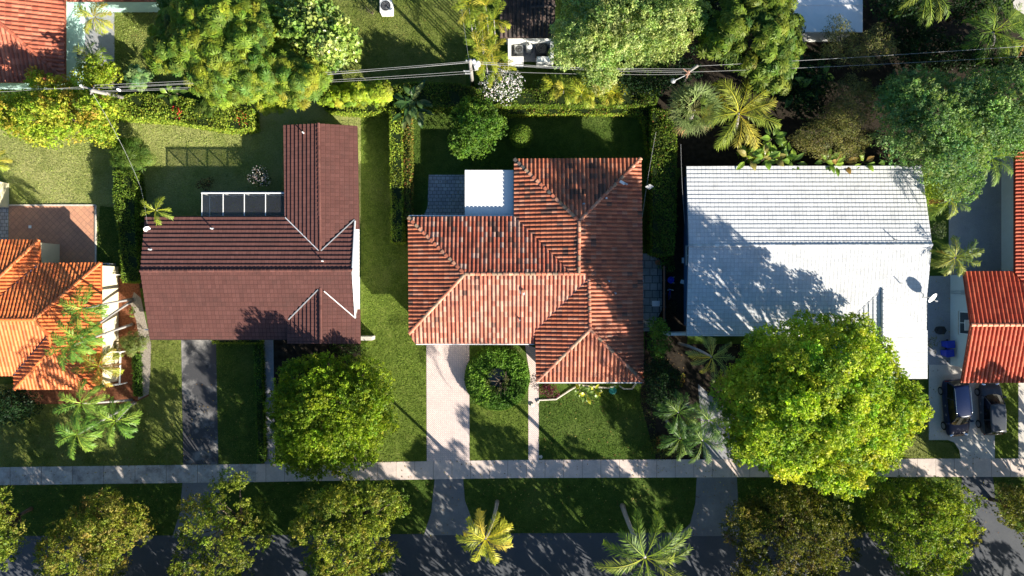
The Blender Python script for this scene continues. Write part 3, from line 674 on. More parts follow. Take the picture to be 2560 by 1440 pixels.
walls(oh, [(-300, 600, 98, 935), (-100, 658, 252, 935), (40, 800, 250, 970)], 2.75, M['wall_cream'], .18)
MB().box(P(113, 640, .85), (1.0, 1.0, 1.7)).build('storage_closet', M['wall_cream'], oh)

# ---- orange-red house, right edge
FR = [((.50, .085, .035), 5), ((.55, .115, .050), 3), ((.44, .070, .030), 2)]
fh = thing('house', 'house with orange-red tile gable roof behind the two parked cars', 'house', P(2500, 800, 0))
fN = Plane('N', (2500, 678), 2.6, .25); zf = fN.z(0, P(0, 812, 4.0).y); fS = Plane('S', (2500, 812), zf, .25); fW = Plane('W', (2537, 500), 2.8, .25)
RO([(2408, 678), (2800, 676), (2800, 812), (2427, 812)], fN, 11, fh, 'barrel_wide', FR); RO([(2427, 812), (2800, 812), (2800, 957), (2403, 957)], fS, 12, fh, 'barrel_wide', FR)
RO([(2537, 378), (2800, 378), (2800, 920), (2760, 920), (2537, 684)], fW, 13, fh, 'barrel_orange', FR)
caps(fh, [fN.hit((2427, 812)), fN.hit((2800, 812))], [((.62, .24, .13), 1)], M['tile_clean'], .14, .42, 95)
strip(fh, [fN.hit((2538, 680)), fN.hit((2580, 722))], .12, M['white'], 'valley_flashing', .2)
def fg(b):
    x = P(2375.5, 0, 0).x; ys = [P(0, 688, 0).y, P(0, 913, 0).y]; yR = P(0, 812, 4).y
    vs = [(x, ys[0], 0), (x, ys[1], 0), (x, ys[1], 2.5), (x, yR, zf - .22), (x, ys[0], 2.55)]; vs += [(a + .2, y, z) for a, y, z in vs]
    b.add(vs, [(0, 1, 2, 3, 4), (9, 8, 7, 6, 5)] + [(i, 5 + i, 5 + (i + 1) % 5, (i + 1) % 5) for i in range(5)])
b = MB(); fg(b); b.prism([(P(2376, 0, 0).x + .1, P(0, 690, 0).y), (P(2800, 0, 0).x, P(0, 690, 0).y), (P(2800, 0, 0).x, P(0, 912, 0).y), (P(2376, 0, 0).x + .1, P(0, 912, 0).y)], 0, 2.4)
b.prism([(P(2503, 0, 0).x, P(0, 390, 0).y), (P(2780, 0, 0).x, P(0, 390, 0).y), (P(2780, 0, 0).x, P(0, 700, 0).y), (P(2503, 0, 0).x, P(0, 700, 0).y)], 0, 2.75)
b.build('wall', M['wall_pale'], fh)
xw = P(2375.5, 0, 0).x - .02
window(fh, (xw, P(0, 807, 0).y * .973, 1.85), 1.75, 1.15, 'W', M['white'], M['window_glass'])
MB().box((xw - .25, P(0, 812, 2).y * 1.0, 2.6), (.5, .85, .05)).build('awning', M['white'], fh, bevel=.01)
b = MB(); b.box((xw - .05, P(0, 731, 1.9).y, 1.9), (.14, .36, .7)); b.tube([(xw - .05, P(0, 731, 1.9).y + .1, 1.5), (xw - .05, P(0, 731, 1.9).y + .1, .1)], .025); b.tube([(xw - .05, P(0, 731, 1.9).y - .1, 1.5), (xw - .05, P(0, 731, 1.9).y - .1, .1)], .025)
b.build('electric_meter', M['grey_metal'], fh)

# ---- house, top left (terracotta with teal wall)
TL = [((.42, .125, .070), 4), ((.50, .17, .10), 3), ((.34, .095, .055), 2)]
th = thing('house', 'house with dull red barrel-tile roof and teal walls in the far top left corner', 'house', P(60, 60, 0))
tE = Plane('E', (163, 90), 2.9); tS = Plane('S', (60, 206), 2.9)
RO([(-60, -260), (163, -260), (163, 200), (-2, 55), (-60, 0)], tE, 21, th, 'barrel_wide', TL, 'tile'); RO([(-240, 55), (-2, 55), (163, 200), (163, 206), (-240, 206)], tS, 22, th, 'barrel_wide', TL, 'tile')
caps(th, [tS.hit((-2, 55)), tS.hit((162, 200))], TL, M['tile'], .14, .42, 97)
walls(th, [(-240, -260, 163, 203)], 2.75, M['wall_teal'], .15)
t2 = thing('house', 'teal-walled house with red tile eave just showing along the top edge, above the feathery tree', 'house', P(290, -60, 0))
RO([(166, -160), (408, -160), (408, 3), (166, 3)], Plane('S', (290, 3), 2.7), 25, t2, 'barrel_wide', TL, 'tile'); walls(t2, [(168, -160, 406, 1)], 2.6, M['wall_teal'], .1)
# ---- dark roofed house, top centre
GD = [((.045, .036, .033), 4), ((.075, .055, .048), 2), ((.030, .026, .026), 2)]
gh = thing('house', 'house with a blackened tile roof at the top edge, above the white walled AC enclosure', 'house', P(1320, 30, 0))
RO([(1250, -220), (1388, -220), (1388, 94), (1250, 95)], Plane('S', (1320, 95), 2.9), 31, gh, 'barrel_wide', GD, 'dark_tile')
pl31 = Plane('S', (1320, 95), 2.9); caps(gh, [pl31.hit((1326, 88)), pl31.hit((1326, 18))], GD, M['dark_tile'], .11, .4, 98); caps(gh, [pl31.hit((1326, 18)), pl31.hit((1388, 14))], GD, M['dark_tile'], .11, .4, 99)
walls(gh, [(1252, -220, 1386, 93)], 2.75, M['wall_white'], .4)
en = thing('enclosure', 'open white walled enclosure holding two condensers below the blackened tile roof', 'enclosure', P(1326, 122, 0))
b = MB(); zt = 1.7
for x0, y0, x1, y1 in ((1270, 93, 1384, 101), (1270, 101.3, 1278, 154), (1376, 101.3, 1384, 154), (1278.3, 141, 1309, 154), (1342, 141, 1375.7, 154)):
    p, q = P(x0, y0, zt), P(x1, y1, zt); b.prism([(p.x, q.y), (q.x, q.y), (q.x, p.y), (p.x, p.y)], 0, zt)
b.build('wall', M['wall_white'], en); b = MB(); p, q = P(1278, 101, .1), P(1376, 154, .1); b.prism([(p.x, q.y), (q.x, q.y), (q.x, p.y), (p.x, p.y)], 0, .1); b.build('floor_slab', M['concrete_grey'], en)
# ---- flat white roof, top right
hh = thing('house', 'house with a plain flat white roof at the top edge among dark trees', 'house', P(2070, 20, 0))
b = MB(); p, q = P(1985, -240, 3.2), P(2157, 80, 3.2); b.box(((p.x + q.x) / 2, (p.y + q.y) / 2, 3.1), (q.x - p.x, p.y - q.y, .2)); b.build('roof', M['white_roof'], hh, bevel=.02)
b = MB(); p2, q2 = P(1985, 8, 3.25), P(2157, 13, 3.25); b.box(((p2.x + q2.x) / 2, (p2.y + q2.y) / 2, 3.22), (q2.x - p2.x, .12, .05)); b.build('roof_joint', M['white'], hh)
walls(hh, [(1985, -240, 2157, 80)], 3.0, M['wall_white'], .3)
# ---- cream corner structure at the left edge
sh = thing('shed', 'cream shed wall showing at the left edge beside the terracotta patio', 'shed', P(0, 480, 0))
b = MB(); p, q = P(-180, 448, 2.3), P(-30, 510, 2.3); b.prism([(p.x, q.y), (q.x, q.y), (q.x, p.y), (p.x, p.y)], 0, 2.22); b.build('wall', M['wall_cream'], sh); b = MB(); b.prism([(p.x - .1, q.y - .1), (q.x + .1, q.y - .1), (q.x + .1, p.y + .1), (p.x - .1, p.y + .1)], 2.225, 2.3); b.build('roof', M['wall_cream'], sh)

# ------------------------------------------------------------------ foliage builders
def inpoly(x, y, poly):
    c = False; n = len(poly)
    for i in range(n):
        x1, y1 = poly[i]; x2, y2 = poly[i - 1]
        if (y1 > y) != (y2 > y) and x < (x2 - x1) * (y - y1) / (y2 - y1) + x1: c = not c
    return c
def edged(x, y, poly):
    best = 1e9; n = len(poly)
    for i in range(n):
        x1, y1 = poly[i]; x2, y2 = poly[i - 1]; dx, dy = x2 - x1, y2 - y1
        t = max(0, min(1, ((x - x1) * dx + (y - y1) * dy) / (dx * dx + dy * dy + 1e-9)))
        best = min(best, math.hypot(x - x1 - t * dx, y - y1 - t * dy))
    return best

def leafball(L, C, r, n, ln, wd, pal, rng, style='leaf', flat=.8, jit=.16, tint=None, low=-.25, upw=.2):
    w_ = np.array([p[1] for p in pal], float); cb = np.array(pal[rng.choice(len(pal), p=w_ / w_.sum())][0])
    pal = [(tuple(np.array(p[0]) * .35 + cb * .65), p[1]) for p in pal]
    d = rng.normal(size=(n, 3)); d /= np.linalg.norm(d, axis=1, keepdims=True)
    d[:, 2] = np.where(d[:, 2] < low, -d[:, 2], d[:, 2])
    rad = r * (.62 + .42 * rng.random((n, 1)) ** .6)
    pos = np.array(C) + d * rad * np.array([1, 1, flat])
    if style == 'leaf':
        N = d * .7 + np.array([0, 0, upw]) + rng.normal(0, .65, (n, 3)); U = rng.normal(size=(n, 3)) + d * .5
        col = L.colour(n, pal, jit) * (tint if tint is not None else 1)
        L.add(pos, U, N, ln * (.7 + .6 * rng.random(n)), wd * (.7 + .6 * rng.random(n)), col)
    elif style == 'tuft':       # shoots carrying a dozen leaves each
        k = 11; m = max(1, n // k); d = d[:m]; c0 = np.array(C) + d * r * (.62 + .5 * rng.random((m, 1)) ** .7) * np.array([1, 1, flat])
        d = np.repeat(d, k, 0); c0 = np.repeat(c0, k, 0); q = rng.normal(size=(m * k, 3)); q /= np.linalg.norm(q, axis=1, keepdims=True); q = q + d * .55
        pos = c0 + q * ln * .95 * rng.uniform(.5, 1.1, (m * k, 1)); N = q * .8 + d * .35 + rng.normal(0, .35, (m * k, 3)) + np.array([0, 0, upw * .5])
        col = np.repeat(L.colour(m, pal, jit), k, 0) * (1 + rng.normal(0, .1, (m * k, 1))) * (tint if tint is not None else 1)
        L.add(pos, rng.normal(size=(m * k, 3)) + q * .8, N, ln * (.7 + .6 * rng.random(m * k)), wd * (.7 + .6 * rng.random(m * k)), np.clip(col, .002, .9))
    else:                       # rosettes: k leaflets around a shoot tip
        k = 9 if style == 'rosette' else 12
        ax = d * .9 + np.array([0, 0, .5]) + rng.normal(0, .25, (n, 3)); ax /= np.linalg.norm(ax, axis=1, keepdims=True)
        t = np.cross(ax, np.array([1.0, .13, .07])); t /= np.linalg.norm(t, axis=1, keepdims=True); s = np.cross(ax, t)
        c0 = L.colour(n, pal, jit) * (tint if tint is not None else 1); ph = rng.random((n, 1)) * 6.3
        sc = .75 + .5 * rng.random((n, 1))
        for i in range(k):
            an = ph + 2 * math.pi * i / k + rng.normal(0, .15, (n, 1)); U = t * np.cos(an) + s * np.sin(an) - ax * (.15 + .3 * rng.random((n, 1)))
            L.add(pos + U * ln * .5 * sc, U, ax + rng.normal(0, .2, (n, 3)), ln * sc[:, 0], wd * sc[:, 0], c0 * (1 + rng.normal(0, .08, (n, 1))), taper=.05)

def crown(L, poly, zt, ze, zb, cr, dens, leaf, pal, rng, style='leaf', cov=2.0, rough=.5, bark=None, trunk=None, jit=.16, gap=0.0, flat=.8, skew=(0, 0)):
    """leaf clumps fill an uneven dome whose outline is poly (photograph pixels); returns clump centres"""
    xs = [p[0] for p in poly]; ys = [p[1] for p in poly]; zm = (zt + ze) / 2
    area = abs(sum(poly[i][0] * poly[i - 1][1] - poly[i - 1][0] * poly[i][1] for i in range(len(poly)))) / 2 / S / S * (1 - zm / H) ** 2
    rpx = cr * S / (1 - zm / H); smp = []; tries = 0; want = int(cov * area / (math.pi * cr * cr)) + 1
    dmax = 1.0
    for _ in range(160):
        x, y = rng.uniform(min(xs), max(xs)), rng.uniform(min(ys), max(ys))
        if inpoly(x, y, poly): dmax = max(dmax, edged(x, y, poly))
    cs = []
    while len(cs) < want and tries < want * 40:
        tries += 1; x, y = rng.uniform(min(xs), max(xs)), rng.uniform(min(ys), max(ys))
        if not inpoly(x, y, poly): continue
        e = edged(x, y, poly)
        if e < rpx * .62: continue
        if any((x - a) ** 2 + (y - b_) ** 2 < (rpx * .62) ** 2 for a, b_, _ in cs) : continue
        cs.append((x, y, e))
    C = []
    for x, y, e in cs:
        if gap and rng.random() < gap: continue
        dn = min(1, (e - rpx * .4) / max(1, dmax - rpx * .4)); dn = max(0, dn)
        z = ze + (zt - ze) * max(0, 1 - (1 - dn) ** 2) ** .68 + rng.normal(0, rough * .45) + rough * .6 * math.sin(x * .045 + zt) * math.cos(y * .052 + ze) + rough * .4 * math.sin(x * .10 + y * .03) * math.cos(y * .11 - x * .02)
        z += dn ** .5 * (skew[0] * (x - sum(xs) / len(xs)) + skew[1] * (y - sum(ys) / len(ys))); z = max(z, zb + .3)
        r = cr * rng.uniform(.75, 1.25); p = P(x, y, z); C.append(p)
        tint = np.clip(1 + rng.normal(0, .13) + rng.normal(0, .04, 3), .55, 1.5)
        leafball(L, p, r, int(dens * 2 * math.pi * r * r), leaf[0], leaf[1], pal, rng, style, jit=jit, tint=tint, flat=flat)
        if rng.random() < .75:      # inner foliage below
            q = Vector((p.x * 1, p.y, max(zb, z - cr * rng.uniform(1.0, 1.8)))); leafball(L, q, r * 1.05, int(min(dens, 70) * 2.2 * r * r), leaf[0] * 1.1, leaf[1] * 1.2, pal, rng, 'leaf', tint=tint, low=-1)
    return C

def tree(name, label, cat, poly, zt, ze, cr, dens, leaf, pal, seed, style='leaf', mat='leaf', group=None, cov=2.0, base=None, tr=.22, rough=.5, jit=.16, gap=0, bark='bark', limbs=9, flat=.8, zb=None, skew=(0, 0)):
    rng = np.random.default_rng(seed); cx = sum(p[0] for p in poly) / len(poly); cy = sum(p[1] for p in poly) / len(poly)
    base = P(*base, 0) if base else P(cx, cy, zt * .75); base = Vector((base.x, base.y, 0))
    root = thing(name, label, cat, base, group); L = Leaves(seed)
    zb = zb if zb is not None else ze * .55
    C = crown(L, poly, zt, ze, zb, cr, dens, leaf, pal, rng, style, cov, rough, jit=jit, gap=gap, flat=flat, skew=skew)
    b = MB(); fork = base + Vector((rng.normal(0, .15), rng.normal(0, .15), max(.5, zb * .75)))
    b.tube([base, base.lerp(fork, .5) + Vector((.08, .05, 0)), fork], [tr * 1.35, tr, tr * .9], 9)
    for c in [C[i] for i in rng.permutation(len(C))[:limbs * 3]]:
        mid = fork.lerp(c, .5) + Vector((rng.normal(0, .25), rng.normal(0, .25), rng.uniform(.1, .5)))
        b.tube([fork, fork.lerp(mid, .6), mid, c + Vector((0, 0, -.1))], [tr * .55, tr * .42, tr * .3, tr * .10], 6)
    b.build('trunk', M[bark], root, smooth=True)
    L.build('crown', M[mat], root)
    return root

def frond(L, base, az, e0, ln, droop, ll, nl, wd, col, rng, hang=.35, split=1.0, curl=0.0, tip=.25):
    """one feather frond: rachis curve with leaflets either side"""
    n = nl = int(nl * .72); wd = wd * .85; t = (np.arange(n) + .5) / n; ang = e0 - droop * t ** 1.4; azs = az + curl * t
    seg = ln / n; dx = np.cos(ang) * np.cos(azs); dy = np.cos(ang) * np.sin(azs); dz = np.sin(ang)
    T = np.stack([dx, dy, dz], 1); pos = np.array(base) + np.cumsum(T * seg, 0)
    sid = np.cross(T, np.array([0, 0, 1.0])); sid /= np.linalg.norm(sid, axis=1, keepdims=True) + 1e-9; up = np.cross(sid, T)
    st = .14; use = t > st; prof = np.sin(np.pi * np.clip((t - st) / (1 - st), 0, 1) ** .75 * (1 - tip * .55) + .12)
    prof = np.clip(prof, .12, 1)
    for sg in (-1, 1):
        m = int(use.sum()); k = rng.normal(0, .12, (m, 1))
        U = sid[use] * sg * (1 + k) + T[use] * (.75 + .6 * t[use][:, None]) + np.array([0, 0, -1.0]) * (hang + rng.normal(0, .32, (m, 1))) + up[use] * .25
        U /= np.linalg.norm(U, axis=1, keepdims=True); l_ = ll * prof[use] * (1 + rng.normal(0, .22, m))
        c = np.clip(np.array(col) * (1 + rng.normal(0, .12, (m, 1))), .003, .9)
        L.add(pos[use] + U * l_[:, None] * .5, U, up[use] + sid[use] * sg * .2, l_, wd, c, fold=.1, taper=0)
    # rachis
    q = []; w = .035 * (1 - .75 * t)
    for i in range(n - 1):
        a, b_ = pos[i], pos[i + 1]; q.append([a - sid[i] * w[i], a + sid[i] * w[i], b_ + sid[i + 1] * w[i + 1], b_ - sid[i + 1] * w[i + 1]])
    L.quads(np.array(q) + up[:-1, None] * .015, np.clip(np.array(col) * np.array([1.6, 1.35, 1.1]), 0, .8))

def palm(label, basepx, crownpx, h, ln, nfr, seed, cols, ll=.6, nl=34, wd=.055, tr=.13, droop=1.5, bend=0.0, group=None, e_hi=1.25, e_lo=-.25, azs=None, cat='palm tree', name='palm_tree', tcol='palm_bark', hang=.7, boots=0, dead=0, root=None):
    rng = np.random.default_rng(seed); B = P(*basepx, 0); T = P(*crownpx, h)
    root = root or thing(name, label, cat, B, group)
    mid1 = B.lerp(T, .35) + Vector((bend * .6, bend * .25, h * .06)); mid2 = B.lerp(T, .7) + Vector((bend * .5, bend * .2, h * .05))
    pts = []
    for i in range(11):
        t = i / 10; p = B * (1 - t) ** 3 + mid1 * 3 * t * (1 - t) ** 2 + mid2 * 3 * t * t * (1 - t) + T * t ** 3; pts.append(p)
    b = MB(); b.tube(pts, [tr * (1.45 - .65 * (i / 10) ** .4) for i in range(11)], 10)
    for i in range(1, 10): b.tube([pts[i] - (pts[i] - pts[i - 1]).normalized() * .02, pts[i] + (pts[i] - pts[i - 1]).normalized() * .02], tr * (1.5 - .65 * (i / 10) ** .4), 10)
    b.build('trunk', M[tcol], root, smooth=True)
    L = Leaves(seed); top = T + Vector((0, 0, .12)); ax = (pts[-1] - pts[-2]).normalized()
    for i in range(nfr):
        f = i / max(1, nfr - 1); az = azs[i % len(azs)] + rng.normal(0, .12) if azs else i * 2.39996 + rng.normal(0, .15)
        e0 = e_hi + (e_lo - e_hi) * f ** .85 + rng.normal(0, .08); c = cols[int(rng.integers(len(cols)))]
        frond(L, top + Vector((math.cos(az), math.sin(az), 0)) * tr * .5, az, e0, ln * rng.uniform(.85, 1.1), droop * rng.uniform(.8, 1.15), ll, nl, wd, tuple(min(.8, v * 1.35) for v in c), rng, hang, curl=rng.normal(0, .25))
    for i in range(dead):
        az = rng.random() * 6.3; frond(L, top - Vector((0, 0, .15)), az, -.7, ln * .8, .7, ll * .6, nl, wd, (.22, .13, .05), rng, .6)
    L.build('crown', M['frond'], root)
    return root

def hedge(name, label, poly, h, pal, seed, dens=230, leaf=(.13, .09), z0=0.0, group=None, cat='hedge', hole=None, bulge=.05):
    """clipped hedge: twiggy core with leaves over its top and sides; poly = outline of its top in photograph pixels"""
    rng = np.random.default_rng(seed); pts = [P(x, y, h) for x, y in poly]; L = Leaves(seed)
    cx = sum(p.x for p in pts) / len(pts); cy = sum(p.y for p in pts) / len(pts)
    b = MB(); sh = .05
    n = len(pts); ar = sum(pts[i].x * pts[(i + 1) % n].y - pts[(i + 1) % n].x * pts[i].y for i in range(n)); pts = pts if ar > 0 else pts[::-1]
    core = []
    for i in range(n):
        a, m_, c = pts[i - 1], pts[i], pts[(i + 1) % n]; n1 = Vector((-(m_ - a).y, (m_ - a).x)).normalized(); n2 = Vector((-(c - m_).y, (c - m_).x)).normalized(); nn = (n1 + n2); nn = nn.normalized() if nn.length > .1 else n1
        core.append((m_.x + nn.x * .09, m_.y + nn.y * .09))
    tri = tessellate_polygon([[Vector((x, y, 0)) for x, y in core]])
    for t in tri:
        q = [core[i] for i in t]; L.quads([[(*q[0], h - .07), (*q[1], h - .07), (*q[2], h - .07), (*q[2], h - .0701)]], (.02, .035, .01))
    for i in range(n):
        a, c = core[i], core[(i + 1) % n]; L.quads([[(*a, z0), (*c, z0), (*c, h - .07), (*a, h - .07)]], (.02, .035, .01))
    # top
    pl2 = [(p.x, p.y) for p in pts]; xs = [p[0] for p in pl2]; ys = [p[1] for p in pl2]; A = abs(ar) / 2
    nt_ = int(A * dens); X = []; 
    while len(X) < nt_:
        xx = rng.uniform(min(xs), max(xs), 4000); yy = rng.uniform(min(ys), max(ys), 4000); ins = np.zeros(4000, bool)
        for i in range(n):
            x1, y1 = pl2[i]; x2, y2 = pl2[i - 1]
            if y1 == y2: continue
            cnd = ((y1 > yy) != (y2 > yy)) & (xx < (x2 - x1) * (yy - y1) / (y2 - y1) + x1); ins ^= cnd
        X += list(zip(xx[ins], yy[ins]))
    X = np.array(X[:nt_]); lump = .09 * np.sin(X[:, 0] * 2.3 + seed) + .07 * np.sin(X[:, 1] * 2.9 + seed * 2) + .04 * np.sin(X[:, 0] * 5.1 + X[:, 1] * 4.3)
    z = h + lump + rng.normal(0, .045, nt_)
    N = rng.normal(0, .5, (nt_, 3)) + np.array([0, 0, 1.0]); big = .8 + .35 * np.sin(X[:, 0] * .9 + seed) * np.sin(X[:, 1] * .8 + 1)
    L.add(np.c_[X, z], rng.normal(size=(nt_, 3)), N, leaf[0] * rng.uniform(.7, 1.4, nt_), leaf[1] * rng.uniform(.7, 1.4, nt_), L.colour(nt_, pal, .2) * big[:, None])
    for i in range(n):
        a, c = pts[i], pts[(i + 1) % n]; ln = (c - a).length; m = int(ln * (h - z0) * dens * .8)
        if m < 1: continue
        t = rng.random((m, 1)); o = Vector(((c - a).y, -(c - a).x, 0)).normalized(); o = np.array(o)
        pos = np.array(a)[None] * (1 - t) + np.array(c)[None] * t; pos[:, 2] = rng.uniform(z0, h, m); pos += o * rng.normal(0, .05, (m, 1))
        L.add(pos, rng.normal(size=(m, 3)), o + rng.normal(0, .5, (m, 3)), leaf[0] * rng.uniform(.7, 1.4, m), leaf[1] * rng.uniform(.7, 1.4, m), L.colour(m, pal, .2))
    o = L.build(name, M['hedge']); return tag(o, label, cat, group)

def shrub(name, label, cx, cy, rx, ry, h, pal, seed, leaf=(.13, .07), style='leaf', dens=70, cat='shrub', group=None, flowers=None, mat='leaf', parts=True, nclump=None, z0=None):
    """small bush; the crown and, where it flowers, the blossoms"""
    rng = np.random.default_rng(seed); base = P(cx, cy, h * .6); base.z = 0
    root = thing(name, label, cat, base, group); L = Leaves(seed); rxm, rym = rx / S, ry / S; cen = P(cx, cy, h * .6); k = nclump or max(5, int(rx * ry / 90)); F = Leaves(seed + 1)
    r0 = min(rxm, rym) * .48
    for i in range(k):
        a = i * 2.4; f = math.sqrt((i + .5) / k) * .72; x, y = cen.x + rxm * f * math.cos(a), cen.y + rym * f * math.sin(a)
        z = max(r0 * .8, h - r0 * .75 - (f ** 2) * h * .5); tint = np.clip(1 + rng.normal(0, .12, 1), .6, 1.4)
        leafball(L, (x, y, z), r0 * rng.uniform(.85, 1.2), int(dens * 6 * r0 * r0) + 8, leaf[0], leaf[1], pal, rng, style, tint=tint, low=-.6)
        leafball(L, (x, y, z * .5), r0, int(dens * 2 * r0 * r0) + 5, leaf[0], leaf[1], pal, rng, 'leaf', tint=tint, low=-1)
        if flowers:
            m = flowers[1]; d = rng.normal(size=(m, 3)); d /= np.linalg.norm(d, axis=1, keepdims=True); d[:, 2] = abs(d[:, 2]) * .9 + .15
            F.add(np.array((x, y, z)) + d * r0 * 1.1, rng.normal(size=(m, 3)), d + rng.normal(0, .3, (m, 3)), flowers[2], flowers[2] * .8, F.colour(m, flowers[0], .12), taper=0)
    b = MB()
    for i in range(5): a = i * 1.3; b.tube([base, base + Vector((math.cos(a) * rxm * .4, math.sin(a) * rym * .4, h * .6))], [.04, .015], 5)
    b.build('stem', M['bark'], root); L.build('foliage', M[mat], root)
    if flowers: F.build('blossom', M['leaf'], root)
    return root

def paddle(L, base, az, e0, ln, wd, droop, col, rng):
    """one broad banana-like leaf on a stalk"""
    n = 9; t = np.arange(n + 1) / n; ang = e0 - droop * t ** 1.3; T = np.stack([np.cos(ang) * math.cos(az), np.cos(ang) * math.sin(az), np.sin(ang)], 1)
    pos = np.array(base) + np.cumsum(T * ln / n, 0); sid = np.array([-math.sin(az), math.cos(az), 0]); w = wd * np.clip(np.sin(np.pi * np.clip((t - .28) / .72, 0, 1) ** .8) , .04, 1)
    for sg in (-1, 1):
        q = []
        for i in range(n):
            lift = .25
            q.append([pos[i], pos[i] + sid * sg * w[i] + [0, 0, w[i] * lift], pos[i + 1] + sid * sg * w[i + 1] + [0, 0, w[i + 1] * lift], pos[i + 1]])
        c = np.clip(np.array(col) * (1 + rng.normal(0, .1, (n, 1))), 0, .9); L.quads(q if sg > 0 else [x[::-1] for x in q], c)

def banana(name, label, pts, seed, pal, cat='plant', ln=1.5, wd=.26, nl=9, h=.8, group=None, mat='leaf_gloss', e=(1.3, .2), droop=1.3):
    """clump of broad-leaved stems: pts = stem positions in photograph pixels"""
    rng = np.random.default_rng(seed); b0 = P(*pts[0], 0); root = thing(name, label, cat, b0, group); L = Leaves(seed); b = MB()
    for x, y in pts:
        q = P(x, y, h); hh_ = h * rng.uniform(.8, 1.2); q.z = hh_; MB().tube([(q.x, q.y, 0), q], [.08, .05], 7).build('stem', M['bark'], root)
        for i in range(nl):
            az = i * 2.4 + rng.random(); paddle(L, q, az, e[0] + (e[1] - e[0]) * i / nl, ln * rng.uniform(.75, 1.15), wd * rng.uniform(.8, 1.2), droop * rng.uniform(.7, 1.2), pal[int(rng.integers(len(pal)))], rng)
    L.build('foliage', M[mat], root); return root

# palettes (leaf albedo)
G_dome = [((0.202, 0.286, 0.017), 4), ((0.288, 0.362, 0.022), 3), ((0.107, 0.182, 0.017), 3)]
G_huge = [((0.327, 0.428, 0.036), 4), ((0.448, 0.491, 0.049), 2.5), ((0.173, 0.300, 0.039), 3)]
G_oak = [((0.195, 0.252, 0.029), 4), ((0.273, 0.301, 0.040), 3), ((0.104, 0.155, 0.024), 3), ((0.326, 0.280, 0.066), .8)]
G_oakd = [((0.127, 0.138, 0.024), 4), ((0.184, 0.184, 0.032), 3), ((0.069, 0.081, 0.020), 3), ((0.184, 0.138, 0.050), 1.0)]
G_poin = [((0.175, 0.265, 0.030), 4), ((0.294, 0.323, 0.032), 3), ((0.092, 0.168, 0.032), 3)]
G_grape = [((0.243, 0.325, 0.061), 4), ((0.338, 0.400, 0.110), 3), ((0.121, 0.213, 0.039), 3)]
G_yel = [((0.273, 0.360, 0.024), 4), ((0.390, 0.432, 0.040), 3), ((0.156, 0.240, 0.024), 3)]
G_pale = [((0.306, 0.385, 0.114), 4), ((0.418, 0.468, 0.191), 3), ((0.167, 0.261, 0.069), 3)]
G_rust = [((0.296, 0.398, 0.032), 4), ((0.429, 0.449, 0.053), 2.5), ((0.178, 0.283, 0.029), 2.5), ((0.503, 0.316, 0.053), 1.0)]
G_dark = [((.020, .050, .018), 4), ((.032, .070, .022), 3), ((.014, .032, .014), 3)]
G_blue = [((0.169, 0.282, 0.091), 4), ((0.268, 0.363, 0.122), 3), ((0.090, 0.183, 0.076), 3)]
G_olive = [((0.182, 0.181, 0.055), 4), ((0.260, 0.237, 0.083), 3), ((0.104, 0.106, 0.044), 3)]
G_mid = [((0.091, 0.181, 0.022), 4), ((0.137, 0.237, 0.030), 3), ((0.052, 0.112, 0.018), 3)]
G_hedge = [((0.126, 0.208, 0.020), 4), ((0.182, 0.260, 0.028), 3), ((0.077, 0.137, 0.018), 3)]
G_hedgey = [((0.240, 0.325, 0.031), 4), ((0.332, 0.388, 0.050), 3), ((0.137, 0.219, 0.026), 3)]
G_croton = [((.140, .190, .026), 4), ((.260, .240, .045), 3), ((.32, .13, .045), 1.2), ((.075, .110, .022), 2)]

# ------------------------------------------------------------------ trees
tree('tree', 'dense round green tree in front of the brown-roofed house, beside the white concrete path', 'tree',
     [(702, 905), (760, 880), (830, 885), (900, 893), (950, 900), (985, 950), (990, 1010), (985, 1060), (955, 1110), (940, 1155), (900, 1172), (850, 1190), (790, 1200), (730, 1185), (690, 1150), (680, 1100), (662, 1060), (668, 1000), (690, 950)],
     5.8, 1.9, .58, 125, (.16, .10), G_dome, 101, 'tuft', cov=2.5, base=(845, 1010), tr=.3, rough=1.0, skew=(.004, .004))
tree('tree', 'huge rounded bright yellow-green tree in front of the white-roofed house', 'tree',
     [(1900, 812), (1960, 795), (2040, 785), (2110, 788), (2170, 800), (2205, 845), (2240, 880), (2255, 945), (2310, 962), (2326, 1010), (2320, 1050), (2275, 1100), (2255, 1150), (2215, 1190), (2180, 1232), (2120, 1250), (2060, 1238), (2000, 1205), (1930, 1192), (1880, 1180), (1830, 1150), (1812, 1090), (1815, 1030), (1772, 985), (1800, 930), (1850, 900), (1872, 850)],
     11.6, 3.8, .66, 120, (.19, .14), G_huge, 102, cov=2.4, base=(1990, 985), tr=.45, rough=1.3, style='tuft', skew=(.001, -.005))
